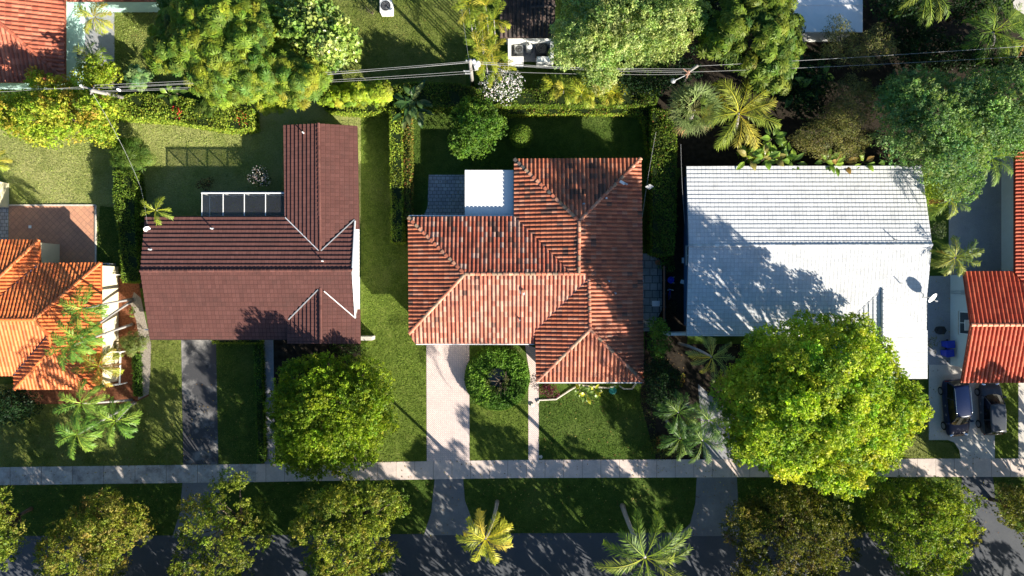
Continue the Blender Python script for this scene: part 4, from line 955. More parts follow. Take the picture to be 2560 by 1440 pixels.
ST = [
 ([(-120, 1240), (-60, 1220), (0, 1218), (36, 1216), (22, 1270), (60, 1310), (70, 1340), (40, 1380), (22, 1420), (-60, 1450), (-140, 1380)], G_oak, 'street tree cut by the left edge, over the road verge'),
 ([(190, 1262), (230, 1225), (290, 1222), (330, 1255), (375, 1280), (382, 1345), (350, 1380), (330, 1400), (300, 1440), (250, 1490), (150, 1490), (80, 1440), (85, 1380), (118, 1330), (140, 1300)], G_oak + [((.24, .19, .06), 2)], 'yellowish street tree on the verge in front of the orange-roofed house'),
 ([(520, 1215), (548, 1180), (578, 1172), (612, 1190), (620, 1230), (658, 1255), (682, 1300), (652, 1330), (694, 1362), (670, 1400), (640, 1440), (600, 1490), (500, 1490), (420, 1440), (415, 1408), (440, 1370), (425, 1290), (470, 1240)], G_oak, 'open crowned street tree by the asphalt driveway apron, leafy tip over the sidewalk'),
 ([(775, 1225), (850, 1203), (930, 1195), (980, 1195), (1027, 1240), (1020, 1285), (985, 1300), (1000, 1350), (992, 1400), (955, 1440), (900, 1490), (820, 1490), (760, 1420), (722, 1352), (720, 1305), (745, 1240)], G_oak, 'street tree on the verge just below the dense round green tree'),
 ([(1830, 1245), (1900, 1235), (1980, 1212), (2060, 1235), (2130, 1268), (2167, 1320), (2140, 1350), (2152, 1400), (2120, 1440), (2050, 1490), (1900, 1490), (1825, 1440), (1850, 1390), (1800, 1345), (1795, 1300)], G_oakd, 'olive-brown street tree on the verge below the huge yellow-green tree'),
 ([(2170, 1215), (2260, 1192), (2340, 1195), (2400, 1200), (2420, 1230), (2470, 1250), (2440, 1290), (2452, 1330), (2440, 1370), (2432, 1410), (2400, 1450), (2330, 1490), (2250, 1450), (2222, 1400), (2180, 1350), (2160, 1270)], G_oak, 'street tree on the verge beside the right-hand asphalt apron'),
 ([(2500, 1212), (2560, 1202), (2620, 1230), (2660, 1300), (2620, 1380), (2550, 1370), (2522, 1330), (2492, 1275)], G_oakd, 'dark street tree at the right edge of the verge'),
]
for i, (poly, pal, lab) in enumerate(ST):
    cxy = [(sum(p[0] for p in poly) / len(poly)), (sum(p[1] for p in poly) / len(poly))]
    tree('street_tree', lab, 'street tree', poly, 7.3 - .3 * (i % 3), 3.0, [.42, .40, .38, .43, .42, .44, .42][i], 110, (.16, .10), [(tuple(np.array(c_) * [(1, 1, 1), (1.10, 1.0, 1), (.95, .93, .9), (1.08, 1.04, 1), (1, 1, 1), (1.0, 1.06, .9), (1, 1, 1)][i]), w_) for c_, w_ in pal], 110 + i, 'tuft', cov=[1.7, 1.8, 1.35, 1.8, 1.6, 1.9, 1.7][i], rough=1.3, group='street trees along the verge', base=((cxy[0] - 1280) * .93 + 1280, (cxy[1] - 720) * .93 + 720), tr=.14, gap=[.1, .08, .2, .08, .14, .06, .1][i])
# across the street, outside the picture: they cast the long shadows that lie on the road and verge
for i, (cx, cy, r, z) in enumerate([(120, 1580, 120, 7.2), (370, 1565, 115, 7.2), (610, 1575, 115, 7.2), (850, 1570, 115, 7.2), (1080, 1565, 105, 7.2), (1420, 1575, 95, 7.2), (1640, 1570, 100, 7.2), (1850, 1585, 95, 7.2), (2100, 1570, 110, 7.2), (2360, 1575, 120, 7.2), (2620, 1570, 120, 7.2), (2760, 1380, 110, 6.4), (2760, 1160, 80, 6), (250, 1730, 130, 8.0), (520, 1720, 130, 8.0), (800, 1740, 130, 8.0), (1080, 1730, 130, 8.0), (1340, 1740, 120, 8.0), (1600, 1720, 120, 8.0), (1880, 1740, 130, 8.0), (2160, 1720, 120, 8.0), (2450, 1740, 130, 8.0), (2740, 1720, 130, 8.0)]):
    rg = random.Random(i); poly = [(cx + r * rg.uniform(.8, 1.12) * math.cos(a * .524), cy + r * rg.uniform(.8, 1.12) * math.sin(a * .524)) for a in range(12)]
    tree('street_tree', ['leafy street tree in the row across the road, %s' % w for w in ('near row',)][0] if i < 13 else 'leafy street tree in the row across the road, far row', 'street tree', poly, z, z * .36, .75, 30, (.30, .19), G_oak, 130 + i, cov=2.4, rough=.9, group='street trees across the road', tr=.2, gap=.30 if 1300 < cx < 1900 else .14)

tree('tree', 'wide feathery bright green tree behind the brown-roofed house, largest in the upper left', 'tree',
     [(400, 0), (430, -60), (560, -80), (640, -30), (690, 40), (720, 110), (800, 140), (832, 190), (805, 240), (762, 282), (725, 270), (690, 252), (640, 255), (600, 262), (540, 262), (480, 222), (430, 190), (385, 172), (352, 135), (368, 90), (392, 50)],
     8.5, 4.6, .55, 14, (.40, .085), G_poin, 141, style='feather', cov=2.6, base=(640, 190), tr=.3, rough=.5, flat=.5)
tree('tree', 'round-leaved pale green tree touching the feathery tree on its right, by the dark lawn', 'tree',
     [(672, 10), (700, -30), (780, -30), (825, 8), (862, 38), (872, 70), (902, 100), (890, 142), (850, 172), (800, 182), (750, 165), (705, 132), (664, 100), (655, 45)],
     6.5, 2.8, .55, 60, (.26, .23), G_grape, 142, 'tuft', mat='leaf_gloss', cov=2.6, tr=.2)
tree('tree', 'yellow-green tree with rusty orange tips beside the left utility pole', 'tree',
     [(62, 192), (100, 172), (160, 192), (215, 205), (262, 222), (300, 262), (292, 300), (286, 332), (268, 376), (230, 360), (180, 345), (150, 375), (60, 350), (10, 330), (-60, 320), (-80, 260), (-20, 235), (40, 230)],
     6.0, 2.6, .48, 95, (.18, .12), G_rust, 143, 'tuft', cov=2.4, tr=.14, gap=.05, rough=.9)
tree('tree', 'leafy green tree crown touching the dull red tile roof at the top left', 'tree',
     [(180, 190), (200, 150), (240, 132), (280, 150), (300, 190), (280, 220), (240, 232), (200, 225)], 4.5, 2.8, .45, 45, (.2, .13), G_yel, 1430, cov=2.3, tr=.12)
shrub('shrub', 'bluish green bush between the left utility pole and the feathery tree', 345, 195, 34, 30, 2.5, G_blue, 144, (.22, .12), 'rosette', 14)
tree('tree', 'low bright lime-green tree below the power lines, right of the feathery tree', 'tree',
     [(818, 222), (860, 198), (920, 203), (970, 192), (982, 232), (960, 268), (900, 268), (850, 262), (800, 262), (780, 240)], 3.8, 2.2, .45, 16, (.26, .11), G_yel, 145, style='rosette', cov=2.4, tr=.12)
tree('tree', 'large pale yellow-green tree at the top centre, beside the white AC enclosure', 'tree',
     [(1402, 0), (1430, -60), (1600, -90), (1740, -40), (1772, 20), (1762, 62), (1722, 110), (1702, 142), (1645, 152), (1592, 152), (1545, 180), (1520, 232), (1470, 218), (1442, 172), (1388, 165), (1376, 140), (1388, 60)],
     9.0, 4.0, .60, 105, (.20, .10), G_pale, 146, 'tuft', cov=2.7, rough=.9, base=(1560, 90), tr=.35)
tree('tree', 'small dense dark green tree standing inside the hedged lawn', 'tree',
     [(1122, 302), (1135, 265), (1175, 245), (1225, 255), (1252, 285), (1266, 320), (1248, 358), (1202, 386), (1142, 394), (1113, 372), (1130, 340)],
     4.8, 2.0, .45, 85, (.17, .11), G_mid, 147, 'tuft', cov=2.8, tr=.15)
tree('tree', 'tree with star-shaped leaf clusters behind the white-roofed house, next to the right power pole', 'tree',
     [(1775, 0), (1800, -50), (1930, -60), (1990, 0), (2012, 45), (2015, 120), (1985, 180), (1962, 235), (1900, 225), (1842, 178), (1782, 172), (1742, 132), (1752, 60)],
     7.2, 4.0, .62, 9, (.42, .12), [((.130, .185, .022), 4), ((.185, .215, .030), 2), ((.060, .115, .020), 4)], 148, style='rosette', cov=2.3, tr=.22, gap=.08)
tree('tree', 'dark green low tree in shade between the pale tree and the right power pole', 'tree',
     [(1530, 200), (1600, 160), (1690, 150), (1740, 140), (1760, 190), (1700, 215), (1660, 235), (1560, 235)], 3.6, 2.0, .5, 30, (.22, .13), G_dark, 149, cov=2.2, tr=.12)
SP = dict(cov=2.6, rough=.9, gap=.10)
tree('tree', 'sparse olive-grey twiggy tree at the far edge of the white roof', 'tree',
     [(2092, 205), (2122, 182), (2178, 192), (2190, 230), (2182, 300), (2188, 360), (2150, 402), (2080, 400), (2000, 388), (1968, 345), (2010, 310), (2050, 285), (2085, 240)], 6.0, 3.4, .33, 85, (.13, .05), G_olive, 150, tr=.14, limbs=26, **SP)
tree('tree', 'sparse olive twiggy tree in front of the plain flat white roof', 'tree',
     [(2060, 40), (2102, 30), (2150, 80), (2200, 52), (2240, 80), (2252, 130), (2200, 172), (2100, 172), (2050, 132)], 6.0, 3.4, .32, 60, (.13, .05), G_olive, 151, tr=.12, limbs=22, **SP)
tree('tree', 'big blue-green tree in the upper right beyond the white roof corner', 'tree',
     [(2212, 192), (2282, 170), (2350, 178), (2440, 185), (2500, 158), (2560, 145), (2660, 160), (2720, 260), (2660, 380), (2545, 385), (2505, 430), (2475, 395), (2440, 480), (2385, 500), (2332, 482), (2300, 425), (2252, 405), (2200, 392), (2170, 350), (2205, 290), (2190, 230)],
     8.8, 3.6, .7, 80, (.20, .10), G_blue, 152, 'tuft', cov=2.4, base=(2340, 320), tr=.35, rough=1.3)
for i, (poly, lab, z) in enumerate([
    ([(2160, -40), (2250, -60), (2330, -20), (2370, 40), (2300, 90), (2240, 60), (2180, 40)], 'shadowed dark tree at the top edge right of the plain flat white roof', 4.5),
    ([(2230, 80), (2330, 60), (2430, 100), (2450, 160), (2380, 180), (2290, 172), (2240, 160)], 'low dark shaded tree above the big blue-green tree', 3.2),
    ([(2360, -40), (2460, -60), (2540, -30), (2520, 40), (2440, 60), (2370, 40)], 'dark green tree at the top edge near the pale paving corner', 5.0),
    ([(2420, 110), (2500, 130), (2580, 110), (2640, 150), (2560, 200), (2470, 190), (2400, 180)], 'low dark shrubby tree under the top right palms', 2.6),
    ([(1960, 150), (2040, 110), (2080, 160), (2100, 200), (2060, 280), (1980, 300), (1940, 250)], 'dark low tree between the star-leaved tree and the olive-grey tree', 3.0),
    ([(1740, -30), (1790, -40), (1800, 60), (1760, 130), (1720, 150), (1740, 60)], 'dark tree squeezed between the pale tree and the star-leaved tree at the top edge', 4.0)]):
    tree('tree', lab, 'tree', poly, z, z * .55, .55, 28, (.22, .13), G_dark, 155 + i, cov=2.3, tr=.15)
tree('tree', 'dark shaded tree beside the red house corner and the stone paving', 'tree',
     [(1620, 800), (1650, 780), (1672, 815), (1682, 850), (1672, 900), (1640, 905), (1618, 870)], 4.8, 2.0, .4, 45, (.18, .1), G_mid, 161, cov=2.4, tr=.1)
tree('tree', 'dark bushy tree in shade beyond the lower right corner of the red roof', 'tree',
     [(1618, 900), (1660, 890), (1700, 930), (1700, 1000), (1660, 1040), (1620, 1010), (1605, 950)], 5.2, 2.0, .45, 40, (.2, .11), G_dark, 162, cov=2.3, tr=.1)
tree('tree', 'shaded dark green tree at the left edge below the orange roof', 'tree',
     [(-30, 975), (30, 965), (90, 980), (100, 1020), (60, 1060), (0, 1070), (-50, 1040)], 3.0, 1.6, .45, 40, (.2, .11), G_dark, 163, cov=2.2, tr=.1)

# ------------------------------------------------------------------ palms
YG = [(.22, .25, .03), (.17, .22, .03), (.28, .26, .04)]; GN = [(.060, .130, .022), (.085, .160, .028), (.050, .105, .020)]; GY = [(.12, .18, .025), (.16, .20, .03), (.09, .15, .025)]; YL = [(.36, .34, .03), (.30, .31, .03), (.40, .33, .05), (.24, .27, .03)]
palm('small yellow palm leaning over the road from the verge beside the brick driveway apron', (1243, 1254), (1214, 1345), 8.0, 2.3, 18, 201, YL, ll=.55, nl=52, wd=.055, bend=.25, droop=1.6)
palm('tall green coconut palm with long fronds leaning over the road from the verge', (1556, 1264), (1612, 1392), 9.3, 3.7, 14, 202, [(.15, .22, .03), (.21, .25, .04), (.11, .18, .025)], ll=.75, nl=74, wd=.05, bend=-.3, droop=1.5, tr=.16, e_hi=1.2, e_lo=-.1)
palm('young coconut palm with yellow-green fronds right of the fan palm', (1835, 335), (1845, 285), 4.5, 3.3, 19, 203, YG, ll=.85, nl=60, wd=.05, tr=.15, droop=1.5)
palm('small palm with a cream curved trunk and yellow frond below the white roof', (1697, 858), (1778, 892), 7.8, 1.9, 13, 204, [(.14, .19, .05), (.20, .23, .06), (.34, .28, .04)], ll=.40, nl=30, wd=.05, tr=.10, bend=.3, droop=1.7)
LP = [('leaning palm over the orange roof, topmost of its row', (330, 748), (208, 772), 6.4, 205), ('leaning palm over the orange roof, second of the row from the top', (331, 752), (200, 845), 6.4, 206),
      ('leaning palm over the orange roof corner, third of its row from the top', (330, 811), (178, 865), 6.2, 2061),
      ('leaning palm just below the orange roof, white trunk showing to its right', (330, 1000), (207, 1008), 5.8, 207), ('lowest leaning palm of the row, near the sidewalk', (338, 1006), (196, 1085), 6.0, 208), ('leaning palm right of the lowest palm, over the lawn', (336, 1005), (292, 1052), 5.6, 209)]
for lab, bp, cp, h, sd_ in LP:
    palm(lab, bp, cp, h, 2.0, 15, sd_, [(.085, .18, .028), (.12, .22, .032), (.17, .26, .04)], ll=.48, nl=46, wd=.06, tr=.09, bend=.1, droop=1.75, group='white-trunked palms leaning from the mulch bed')
palm('yellowing palm with drooping fronds by the white rail at the orange roof corner', (290, 930), (250, 915), 3.4, 2.0, 16, 210, YG + [(.30, .24, .05)], ll=.5, nl=34, wd=.06, tr=.1, dead=3)
palm('small palm beside the satellite dish at the rear corner of the brown roof', (400, 520), (392, 527), 3.6, 1.35, 9, 211, [(.20, .25, .03), (.15, .21, .03)], ll=.36, nl=26, wd=.05, tr=.07)
palm('yellow-green palm on the concrete slab beside the teal wall', (238, 75), (238, 45), 4.2, 1.5, 16, 212, YG, ll=.5, nl=28, wd=.06, tr=.09)
palm('green palm between the dull red roof and the left utility pole', (245, 165), (232, 150), 3.8, 1.5, 13, 213, GY, ll=.5, nl=28, wd=.06, tr=.09)
palm('broad palm with drooping fronds over the right corner of the white roof', (2375, 640), (2385, 645), 3.8, 1.9, 20, 214, [(.13, .17, .03), (.20, .22, .05), (.08, .13, .03)], ll=.5, nl=34, wd=.06, tr=.12, dead=2)
palm('palm with pale flower stalks beside the grey concrete pad', (2350, 505), (2372, 500), 4.2, 1.8, 15, 215, GY, ll=.5, nl=30, wd=.06, tr=.1, dead=3)
palm('feathery palm hanging over the grey concrete pad in the upper right', (2440, 400), (2475, 395), 5.4, 2.4, 14, 216, [(.10, .17, .03), (.15, .20, .04)], ll=.55, nl=44, wd=.05, tr=.11)
palm('spreading palm at the top right corner near the pale paving', (2480, 110), (2480, 82), 5.2, 2.6, 17, 217, [(.10, .18, .025), (.15, .21, .03), (.07, .13, .02)], ll=.65, nl=44, wd=.055, tr=.13)
palm('palm cut by the right edge below the pale paving corner', (2560, 130), (2562, 105), 4.6, 2.2, 14, 218, GY, ll=.6, nl=40, wd=.055, tr=.13, dead=3)
palm('arching palm at the top edge over the dark trees', (2310, 10), (2318, -20), 6.0, 2.8, 13, 219, GY, ll=.6, nl=44, wd=.05, tr=.12)
palm('small palm at the left edge above the cream shed', (-10, 400), (-12, 405), 3.0, 1.2, 12, 220, YG, ll=.4, nl=26, wd=.05, tr=.07)
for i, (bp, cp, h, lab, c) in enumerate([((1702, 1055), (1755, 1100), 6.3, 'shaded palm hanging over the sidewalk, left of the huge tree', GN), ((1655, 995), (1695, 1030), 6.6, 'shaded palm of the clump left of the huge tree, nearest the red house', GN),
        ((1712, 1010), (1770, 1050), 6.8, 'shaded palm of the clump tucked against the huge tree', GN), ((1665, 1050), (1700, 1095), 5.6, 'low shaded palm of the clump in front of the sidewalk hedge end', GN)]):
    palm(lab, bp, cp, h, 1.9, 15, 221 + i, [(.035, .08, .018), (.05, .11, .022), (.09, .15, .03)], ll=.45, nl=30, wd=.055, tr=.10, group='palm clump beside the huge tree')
# golden cane palms (top centre), each clump a thing
def cane(label, pts, h, seed, cols, ln=1.5, group=None, nfr=8):
    rng = np.random.default_rng(seed); root = thing('cane_palm', label, 'palm clump', P(*pts[0], 0), group); L = Leaves(seed); b = MB()
    for x, y in pts:
        T = P(x, y, h * rng.uniform(.75, 1.15)); MB().tube([(T.x * .995, T.y * .995, 0), T], [.05, .035], 6).build('stem', M['palm_bark'], root)
        for i in range(nfr):
            az = i * 2.4 + rng.random(); frond(L, T, az, 1.2 - .9 * i / nfr, ln * rng.uniform(.8, 1.15), 1.5, .42, 24, .075, cols[int(rng.integers(len(cols)))], rng, .3)
    L.build('crown', M['frond'], root); return root
YC = [(.30, .33, .03), (.24, .30, .03), (.36, .34, .05), (.18, .25, .03)]
cane('golden cane palm clump along the top edge left of the blackened tile roof', [(1172, 20), (1195, 40), (1215, 15), (1235, 50), (1205, 75), (1180, 5)], 5.6, 240, YC)
cane('golden cane palm clump between the power pole and the white AC enclosure', [(1205, 110), (1230, 130), (1215, 150), (1240, 170), (1195, 120)], 4.8, 241, YC)
cane('golden cane palm clump behind the long hedge, in front of the pale tree', [(1385, 215), (1410, 225), (1435, 228), (1455, 235), (1475, 240)], 2.6, 242, YC, 1.2)
cane('small golden cane palm beyond the long hedge, right of the larger cane clump', [(1525, 232), (1540, 235)], 2.2, 243, YC, 1.1)
# grey-green fan palm
rng = np.random.default_rng(250); fp = thing('fan_palm', 'grey-green fan palm with a dry skirt beside the right power pole', 'palm tree', P(1722, 300, 0)); L = Leaves(250); T = P(1735, 272, 4.6)
MB().tube([P(1722, 300, 0), P(1728, 288, 2.4), T], [.24, .2, .17], 10).build('trunk', M['palm_bark'], fp, smooth=True)
for i in range(44):
    az = i * 2.4; e0 = 1.35 - 1.75 * (i / 44) ** .8; dry = i > 37; pl_ = rng.uniform(1.0, 1.55); d = np.array([math.cos(az) * math.cos(e0), math.sin(az) * math.cos(e0), math.sin(e0)]); tip = np.array(T) + d * pl_
    s_ = np.cross(d, [0, 0, 1.0]); s_ /= np.linalg.norm(s_); up_ = np.cross(s_, d); n = 15; an = np.linspace(-1.5, 1.5, n)[:, None]
    U = d * np.cos(an) + s_ * np.sin(an) - np.array([0, 0, 1]) * (.25 + (.5 if dry else 0)) + rng.normal(0, .06, (n, 3)); U /= np.linalg.norm(U, axis=1, keepdims=True); ln_ = rng.uniform(.85, 1.1, n) * 1.0
    c = (.30, .20, .09) if dry else ((.20, .27, .09) if rng.random() < .6 else (.30, .34, .14))
    L.add(tip + U * ln_[:, None] * .5, U, np.broadcast_to(up_ + d * .2, (n, 3)), ln_, .085, np.array(c) * rng.uniform(.6, 1.4) * (1 + rng.normal(0, .15, (n, 1))), taper=-.1)
    L.quads([[np.array(T) - s_ * .02, np.array(T) + s_ * .02, tip + s_ * .02, tip - s_ * .02]], (.2, .2, .08))
L.build('crown', M['frond'], fp)

# broad-leaved clumps
BN = [(.14, .24, .03), (.20, .30, .04), (.09, .16, .025)]
banana('bird_of_paradise', 'dark broad-leaved bird of paradise where the double hedge meets the long hedge', [(1030, 262), (1045, 270), (1020, 275), (1040, 250)], 260, [(.035, .08, .02), (.06, .11, .03), (.12, .15, .05)], ln=1.6, wd=.2, h=1.6, nl=8)
banana('banana_plant', 'banana plants drooping over the left end of the white roof', [(1870, 395), (1905, 400), (1935, 395)], 261, BN + [(.25, .22, .06)], ln=1.3, wd=.22, h=2.7, nl=7)
banana('banana_plant', 'ragged banana plants drooping over the middle of the white roof edge', [(2060, 405), (2110, 408), (2160, 405), (2220, 405), (2085, 412)], 262, BN + [(.28, .18, .05)], ln=1.1, wd=.2, h=2.7, nl=6)
banana('banana_plant', 'broad-leaved plants filling the gap between the coconut palm and the olive-grey tree', [(1945, 370), (1960, 395), (1925, 350), (1980, 405)], 2651, BN, ln=1.3, wd=.22, h=2.6, nl=7)
shrub('shrub', 'shaggy yellow-green bush hanging onto the white roof below the coconut palm', 1885, 385, 46, 22, 3.0, G_yel, 352, (.24, .07), 'rosette', 12, nclump=10)
banana('banana_plant', 'broad-leaved plants shaded between the star-leaved tree and the olive-grey tree', [(2000, 180), (2020, 220), (1985, 225), (2040, 190)], 263, BN, ln=1.6, wd=.28, h=2.4, nl=7)
banana('croton', 'yellow and green broad-leaved croton in front of the red house hip, by the kerbed bed', [(1450, 978), (1465, 985), (1485, 975)], 264, [(.13, .20, .03), (.40, .40, .03), (.08, .14, .02)], ln=.8, wd=.15, h=.7, nl=8)
banana('banana_plant', 'broad-leaved plant by the left end of the pool screen lawn hedge', [(440, 232), (430, 240)], 265, BN, ln=.9, wd=.17, h=1.8, nl=7)

# ------------------------------------------------------------------ hedges and shrubs
hedge('hedge', 'tall clipped hedge between the terracotta patio and the brown-roofed house', [(284, 426), (326, 426), (336, 500), (340, 600), (346, 702), (306, 706), (299, 600), (284, 500)], 1.9, G_hedge + [((.13, .17, .02), 1)], 301)
hedge('hedge', 'left row of the double hedge beside the narrow lawn strip', [(974, 268), (1004, 268), (1006, 606), (979, 606)], 1.5, G_hedgey, 302)
hedge('hedge', 'narrow right row of the double hedge, toward the hedged lawn', [(1009, 290), (1027, 285), (1028, 545), (1010, 545)], 1.2, G_croton, 303)
hedge('hedge', 'long wide hedge under the power lines behind the red house', [(985, 212), (1040, 205), (1140, 208), (1190, 222), (1640, 225), (1640, 262), (1240, 262), (1180, 270), (985, 262)], 1.9, G_hedge + [((.15, .14, .03), 2)], 304)
hedge('hedge', 'low trimmed hedge border along the top of the hedged lawn, curving down its right side', [(1240, 272), (1622, 268)] + [(1632, 300), (1636, 392), (1622, 392), (1612, 320), (1598, 288), (1560, 284), (1240, 286)], .85, G_hedgey + [((.26, .14, .04), 1)], 305)
hedge('hedge', 'tall clipped hedge between the red house and the white-roofed house', [(1630, 270), (1690, 275), (1692, 340), (1690, 560), (1685, 636), (1650, 640), (1630, 632), (1630, 450)], 1.9, G_hedge + [((.15, .15, .03), 1), ((.25, .10, .03), .3)], 306)
hedge('hedge', 'broad sprawling yellow-green hedge bordering the rear lawn of the brown-roofed house', [(255, 285), (275, 245), (340, 235), (430, 240), (560, 262), (628, 270), (630, 321), (560, 323), (480, 310), (420, 300), (300, 292)], 1.7, G_hedgey, 307, dens=170, leaf=(.17, .11))
hedge('hedge', 'bright curved hedge under the low lime-green tree', [(800, 252), (880, 258), (966, 250), (968, 270), (940, 280), (880, 282), (815, 276)], 1.4, G_hedgey, 308)
hedge('hedge', 'low dark hedge beside the white concrete path of the brown-roofed house', [(634, 862), (652, 862), (660, 1156), (644, 1156)], .8, G_mid, 309)
hedge('hedge', 'narrow hedge along the front wall of the brown-roofed house', [(528, 843), (652, 843), (650, 858), (530, 858)], 1.0, G_hedgey, 310)
hedge('hedge', 'small clipped hedge in the mulch bed between path and white rail', [(330, 885), (346, 885), (350, 990), (334, 990)], .5, G_mid, 311)
# round ring hedge with a small tree in the hole
rng = np.random.default_rng(320); rg_ = Leaves(320); cen = P(1243, 946, .9); n = 26000
th_ = rng.random(n) * 2 * math.pi; ri, ro = .85, 2.62; q_ = rng.random(n); rr = ri + (ro - ri) * np.sqrt(q_) ; zt_ = 1.0 - .28 * np.clip((rr - 2.15) / .45, 0, 1) ** 2 - .25 * np.clip((1.25 - rr) / .25, 0, 1) ** 2
lx, ly = rr * np.cos(th_), rr * np.sin(th_); lump = np.zeros(n)
for k in range(150):
    a_ = rng.random() * 6.283; r_ = rng.uniform(1.0, 2.6); lump = np.maximum(lump, .16 * rng.uniform(.5, 1.2) * np.exp(-((lx - r_ * math.cos(a_)) ** 2 + (ly - r_ * math.sin(a_)) ** 2) / .035))
pos = np.c_[cen.x + rr * np.cos(th_) * (1 + .02 * np.sin(5 * th_)), cen.y + rr * np.sin(th_) * .98, zt_ + lump + rng.normal(0, .06, n)]
rg_.add(pos, rng.normal(size=(n, 3)), rng.normal(0, .7, (n, 3)) + [0, 0, 1], .15 * rng.uniform(.6, 1.4, n), .10, rg_.colour(n, [((.13, .25, .03), 4), ((.18, .31, .04), 3), ((.07, .15, .02), 3)], .25))
for R_, sg in ((2.62, 1), (.85, -1)):
    m = 7000; a_ = rng.random(m) * 6.2832; dd = np.c_[np.cos(a_), np.sin(a_), np.zeros(m)]; p_ = np.array([cen.x, cen.y, 0]) + dd * R_ * (1 + rng.normal(0, .015, (m, 1))); p_[:, 2] = rng.uniform(0, .85, m)
    rg_.add(p_, rng.normal(size=(m, 3)), dd * sg + rng.normal(0, .4, (m, 3)), .12, .075, rg_.colour(m, G_mid, .2))
tag(rg_.build('hedge', M['hedge']), 'round ring-shaped clipped hedge beside the pink brick driveway', 'hedge')
rt = thing('tree', 'small bare-branched tree growing through the middle of the ring hedge', 'tree', P(1250, 948, 0)); b = MB(); base = P(1255, 952, 0)
for i in range(16):
    a = i * 2.4; e = base + Vector((math.cos(a) * rng.uniform(.4, 1.3), math.sin(a) * rng.uniform(.4, 1.3), rng.uniform(1.4, 2.4))); mid = base.lerp(e, .5) + Vector((rng.normal(0, .15), rng.normal(0, .15), .2)); b.tube([base + Vector((0, 0, .3)), mid, e], [.05, .035, .012], 5)
b.tube([base, base + Vector((0, 0, .5))], [.09, .07], 8); b.build('trunk', M['bark'], rt)
L = Leaves(321)
for i in range(9):
    a = i * 2.4; leafball(L, cen + Vector((math.cos(a) * .75, math.sin(a) * .7, 1.1 + .3 * rng.random())), .25, 34, .14, .08, G_olive + G_mid, rng)
L.build('crown', M['leaf'], rt)
# topiary ball
L = Leaves(322); c = P(1303, 340, 1.5); n = 6500; d = rng.normal(size=(n, 3)); d /= np.linalg.norm(d, axis=1, keepdims=True); d[:, 2] = np.where(d[:, 2] < -.98, -d[:, 2], d[:, 2])
L.add(np.array(c) + d * (.92 + rng.normal(0, .025, (n, 1))), rng.normal(size=(n, 3)), d + rng.normal(0, .35, (n, 3)), .09, .06, L.colour(n, G_hedge, .2)); L.add(np.array(c) + d[:1500] * .8, rng.normal(size=(1500, 3)), d[:1500], .2, .2, (.015, .02, .01)); L.quads([[(c.x - .06, c.y, 0), (c.x + .06, c.y, 0), (c.x + .06, c.y, 1.2), (c.x - .06, c.y, 1.2)], [(c.x, c.y - .06, 0), (c.x, c.y + .06, 0), (c.x, c.y + .06, 1.2), (c.x, c.y - .06, 1.2)]], (.08, .06, .04))
tag(L.build('topiary_ball', M['hedge']), 'clipped ball-shaped bush standing alone on the hedged lawn', 'bush')

WF = [((.75, .72, .78), 3), ((.62, .58, .70), 1)]
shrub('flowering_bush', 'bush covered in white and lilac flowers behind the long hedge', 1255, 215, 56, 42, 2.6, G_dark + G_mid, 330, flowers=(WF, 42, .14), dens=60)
shrub('flowering_bush', 'rounded bush with pink and white flowers on the dark rear lawn', 650, 443, 26, 26, 1.6, G_dark, 331, flowers=([((.75, .55, .55), 2), ((.8, .75, .7), 2)], 34, .12), dens=60)
shrub('shrub', 'low reddish brown bush on the dark rear lawn left of the flowering bush', 516, 460, 26, 18, 1.0, [((.20, .05, .03), 2), ((.07, .07, .03), 3), ((.10, .04, .03), 2)], 332)
shrub('spiky_shrub', 'rounded bush of strappy leaves at the head of the tall left hedge', 324, 388, 52, 44, 2.6, [((.070, .135, .020), 4), ((.110, .17, .025), 3), ((.04, .085, .015), 3)], 333, (.34, .05), 'rosette', 12, nclump=16)
shrub('bougainvillea', 'patch of red bougainvillea blooms in the sprawling hedge', 452, 285, 18, 22, 2.0, G_hedgey, 334, flowers=([((.65, .03, .04), 2), ((.7, .06, .12), 1)], 12, .12))
shrub('bougainvillea', 'red and yellow flowering bush at the right end of the sprawling hedge', 612, 298, 22, 26, 1.9, G_hedgey, 335, flowers=([((.6, .03, .04), 2), ((.6, .12, .05), 1)], 13, .12))
shrub('spiky_shrub', 'strappy-leaved bush beneath the feathery tree, in the sprawling hedge', 530, 275, 60, 28, 2.1, [((.09, .15, .025), 4), ((.13, .18, .03), 2)], 336, (.36, .06), 'rosette', 11, nclump=12)
shrub('spiky_shrub', 'bush of bright strappy leaves below the right part of the feathery tree', 680, 265, 50, 24, 2.0, G_yel, 3361, (.3, .05), 'rosette', 12, nclump=10)
shrub('shrub', 'purple-leaved shrub between the brick path and the red house hip', 1372, 976, 30, 22, .7, [((.13, .018, .05), 4), ((.20, .03, .08), 2), ((.07, .012, .03), 3)], 337, (.12, .07))
shrub('shrub', 'spotted green bush against the front wall above the ring hedge', 1265, 880, 60, 14, .9, [((.10, .14, .04), 4), ((.25, .26, .12), 2), ((.15, .04, .03), 1)], 338, (.14, .08), nclump=12)
shrub('shrub', 'dark bush growing at the near end of the tall hedge by the stone paving', 1668, 660, 22, 28, 1.2, G_mid, 339)
shrub('shrub', 'brownish bush in the shaded side yard beside the white house wall', 1675, 775, 22, 34, 1.0, [((.07, .04, .025), 3), ((.05, .05, .02), 3)], 340)
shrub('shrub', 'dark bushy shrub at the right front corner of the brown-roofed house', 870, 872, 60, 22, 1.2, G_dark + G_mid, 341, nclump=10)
shrub('shrub', 'loose pale green shrub on the gravel path beside the orange roof wall', 335, 858, 36, 30, 1.5, [((.16, .20, .05), 4), ((.24, .25, .09), 2), ((.09, .13, .03), 2)], 342, (.24, .05), 'rosette', 10, nclump=10)
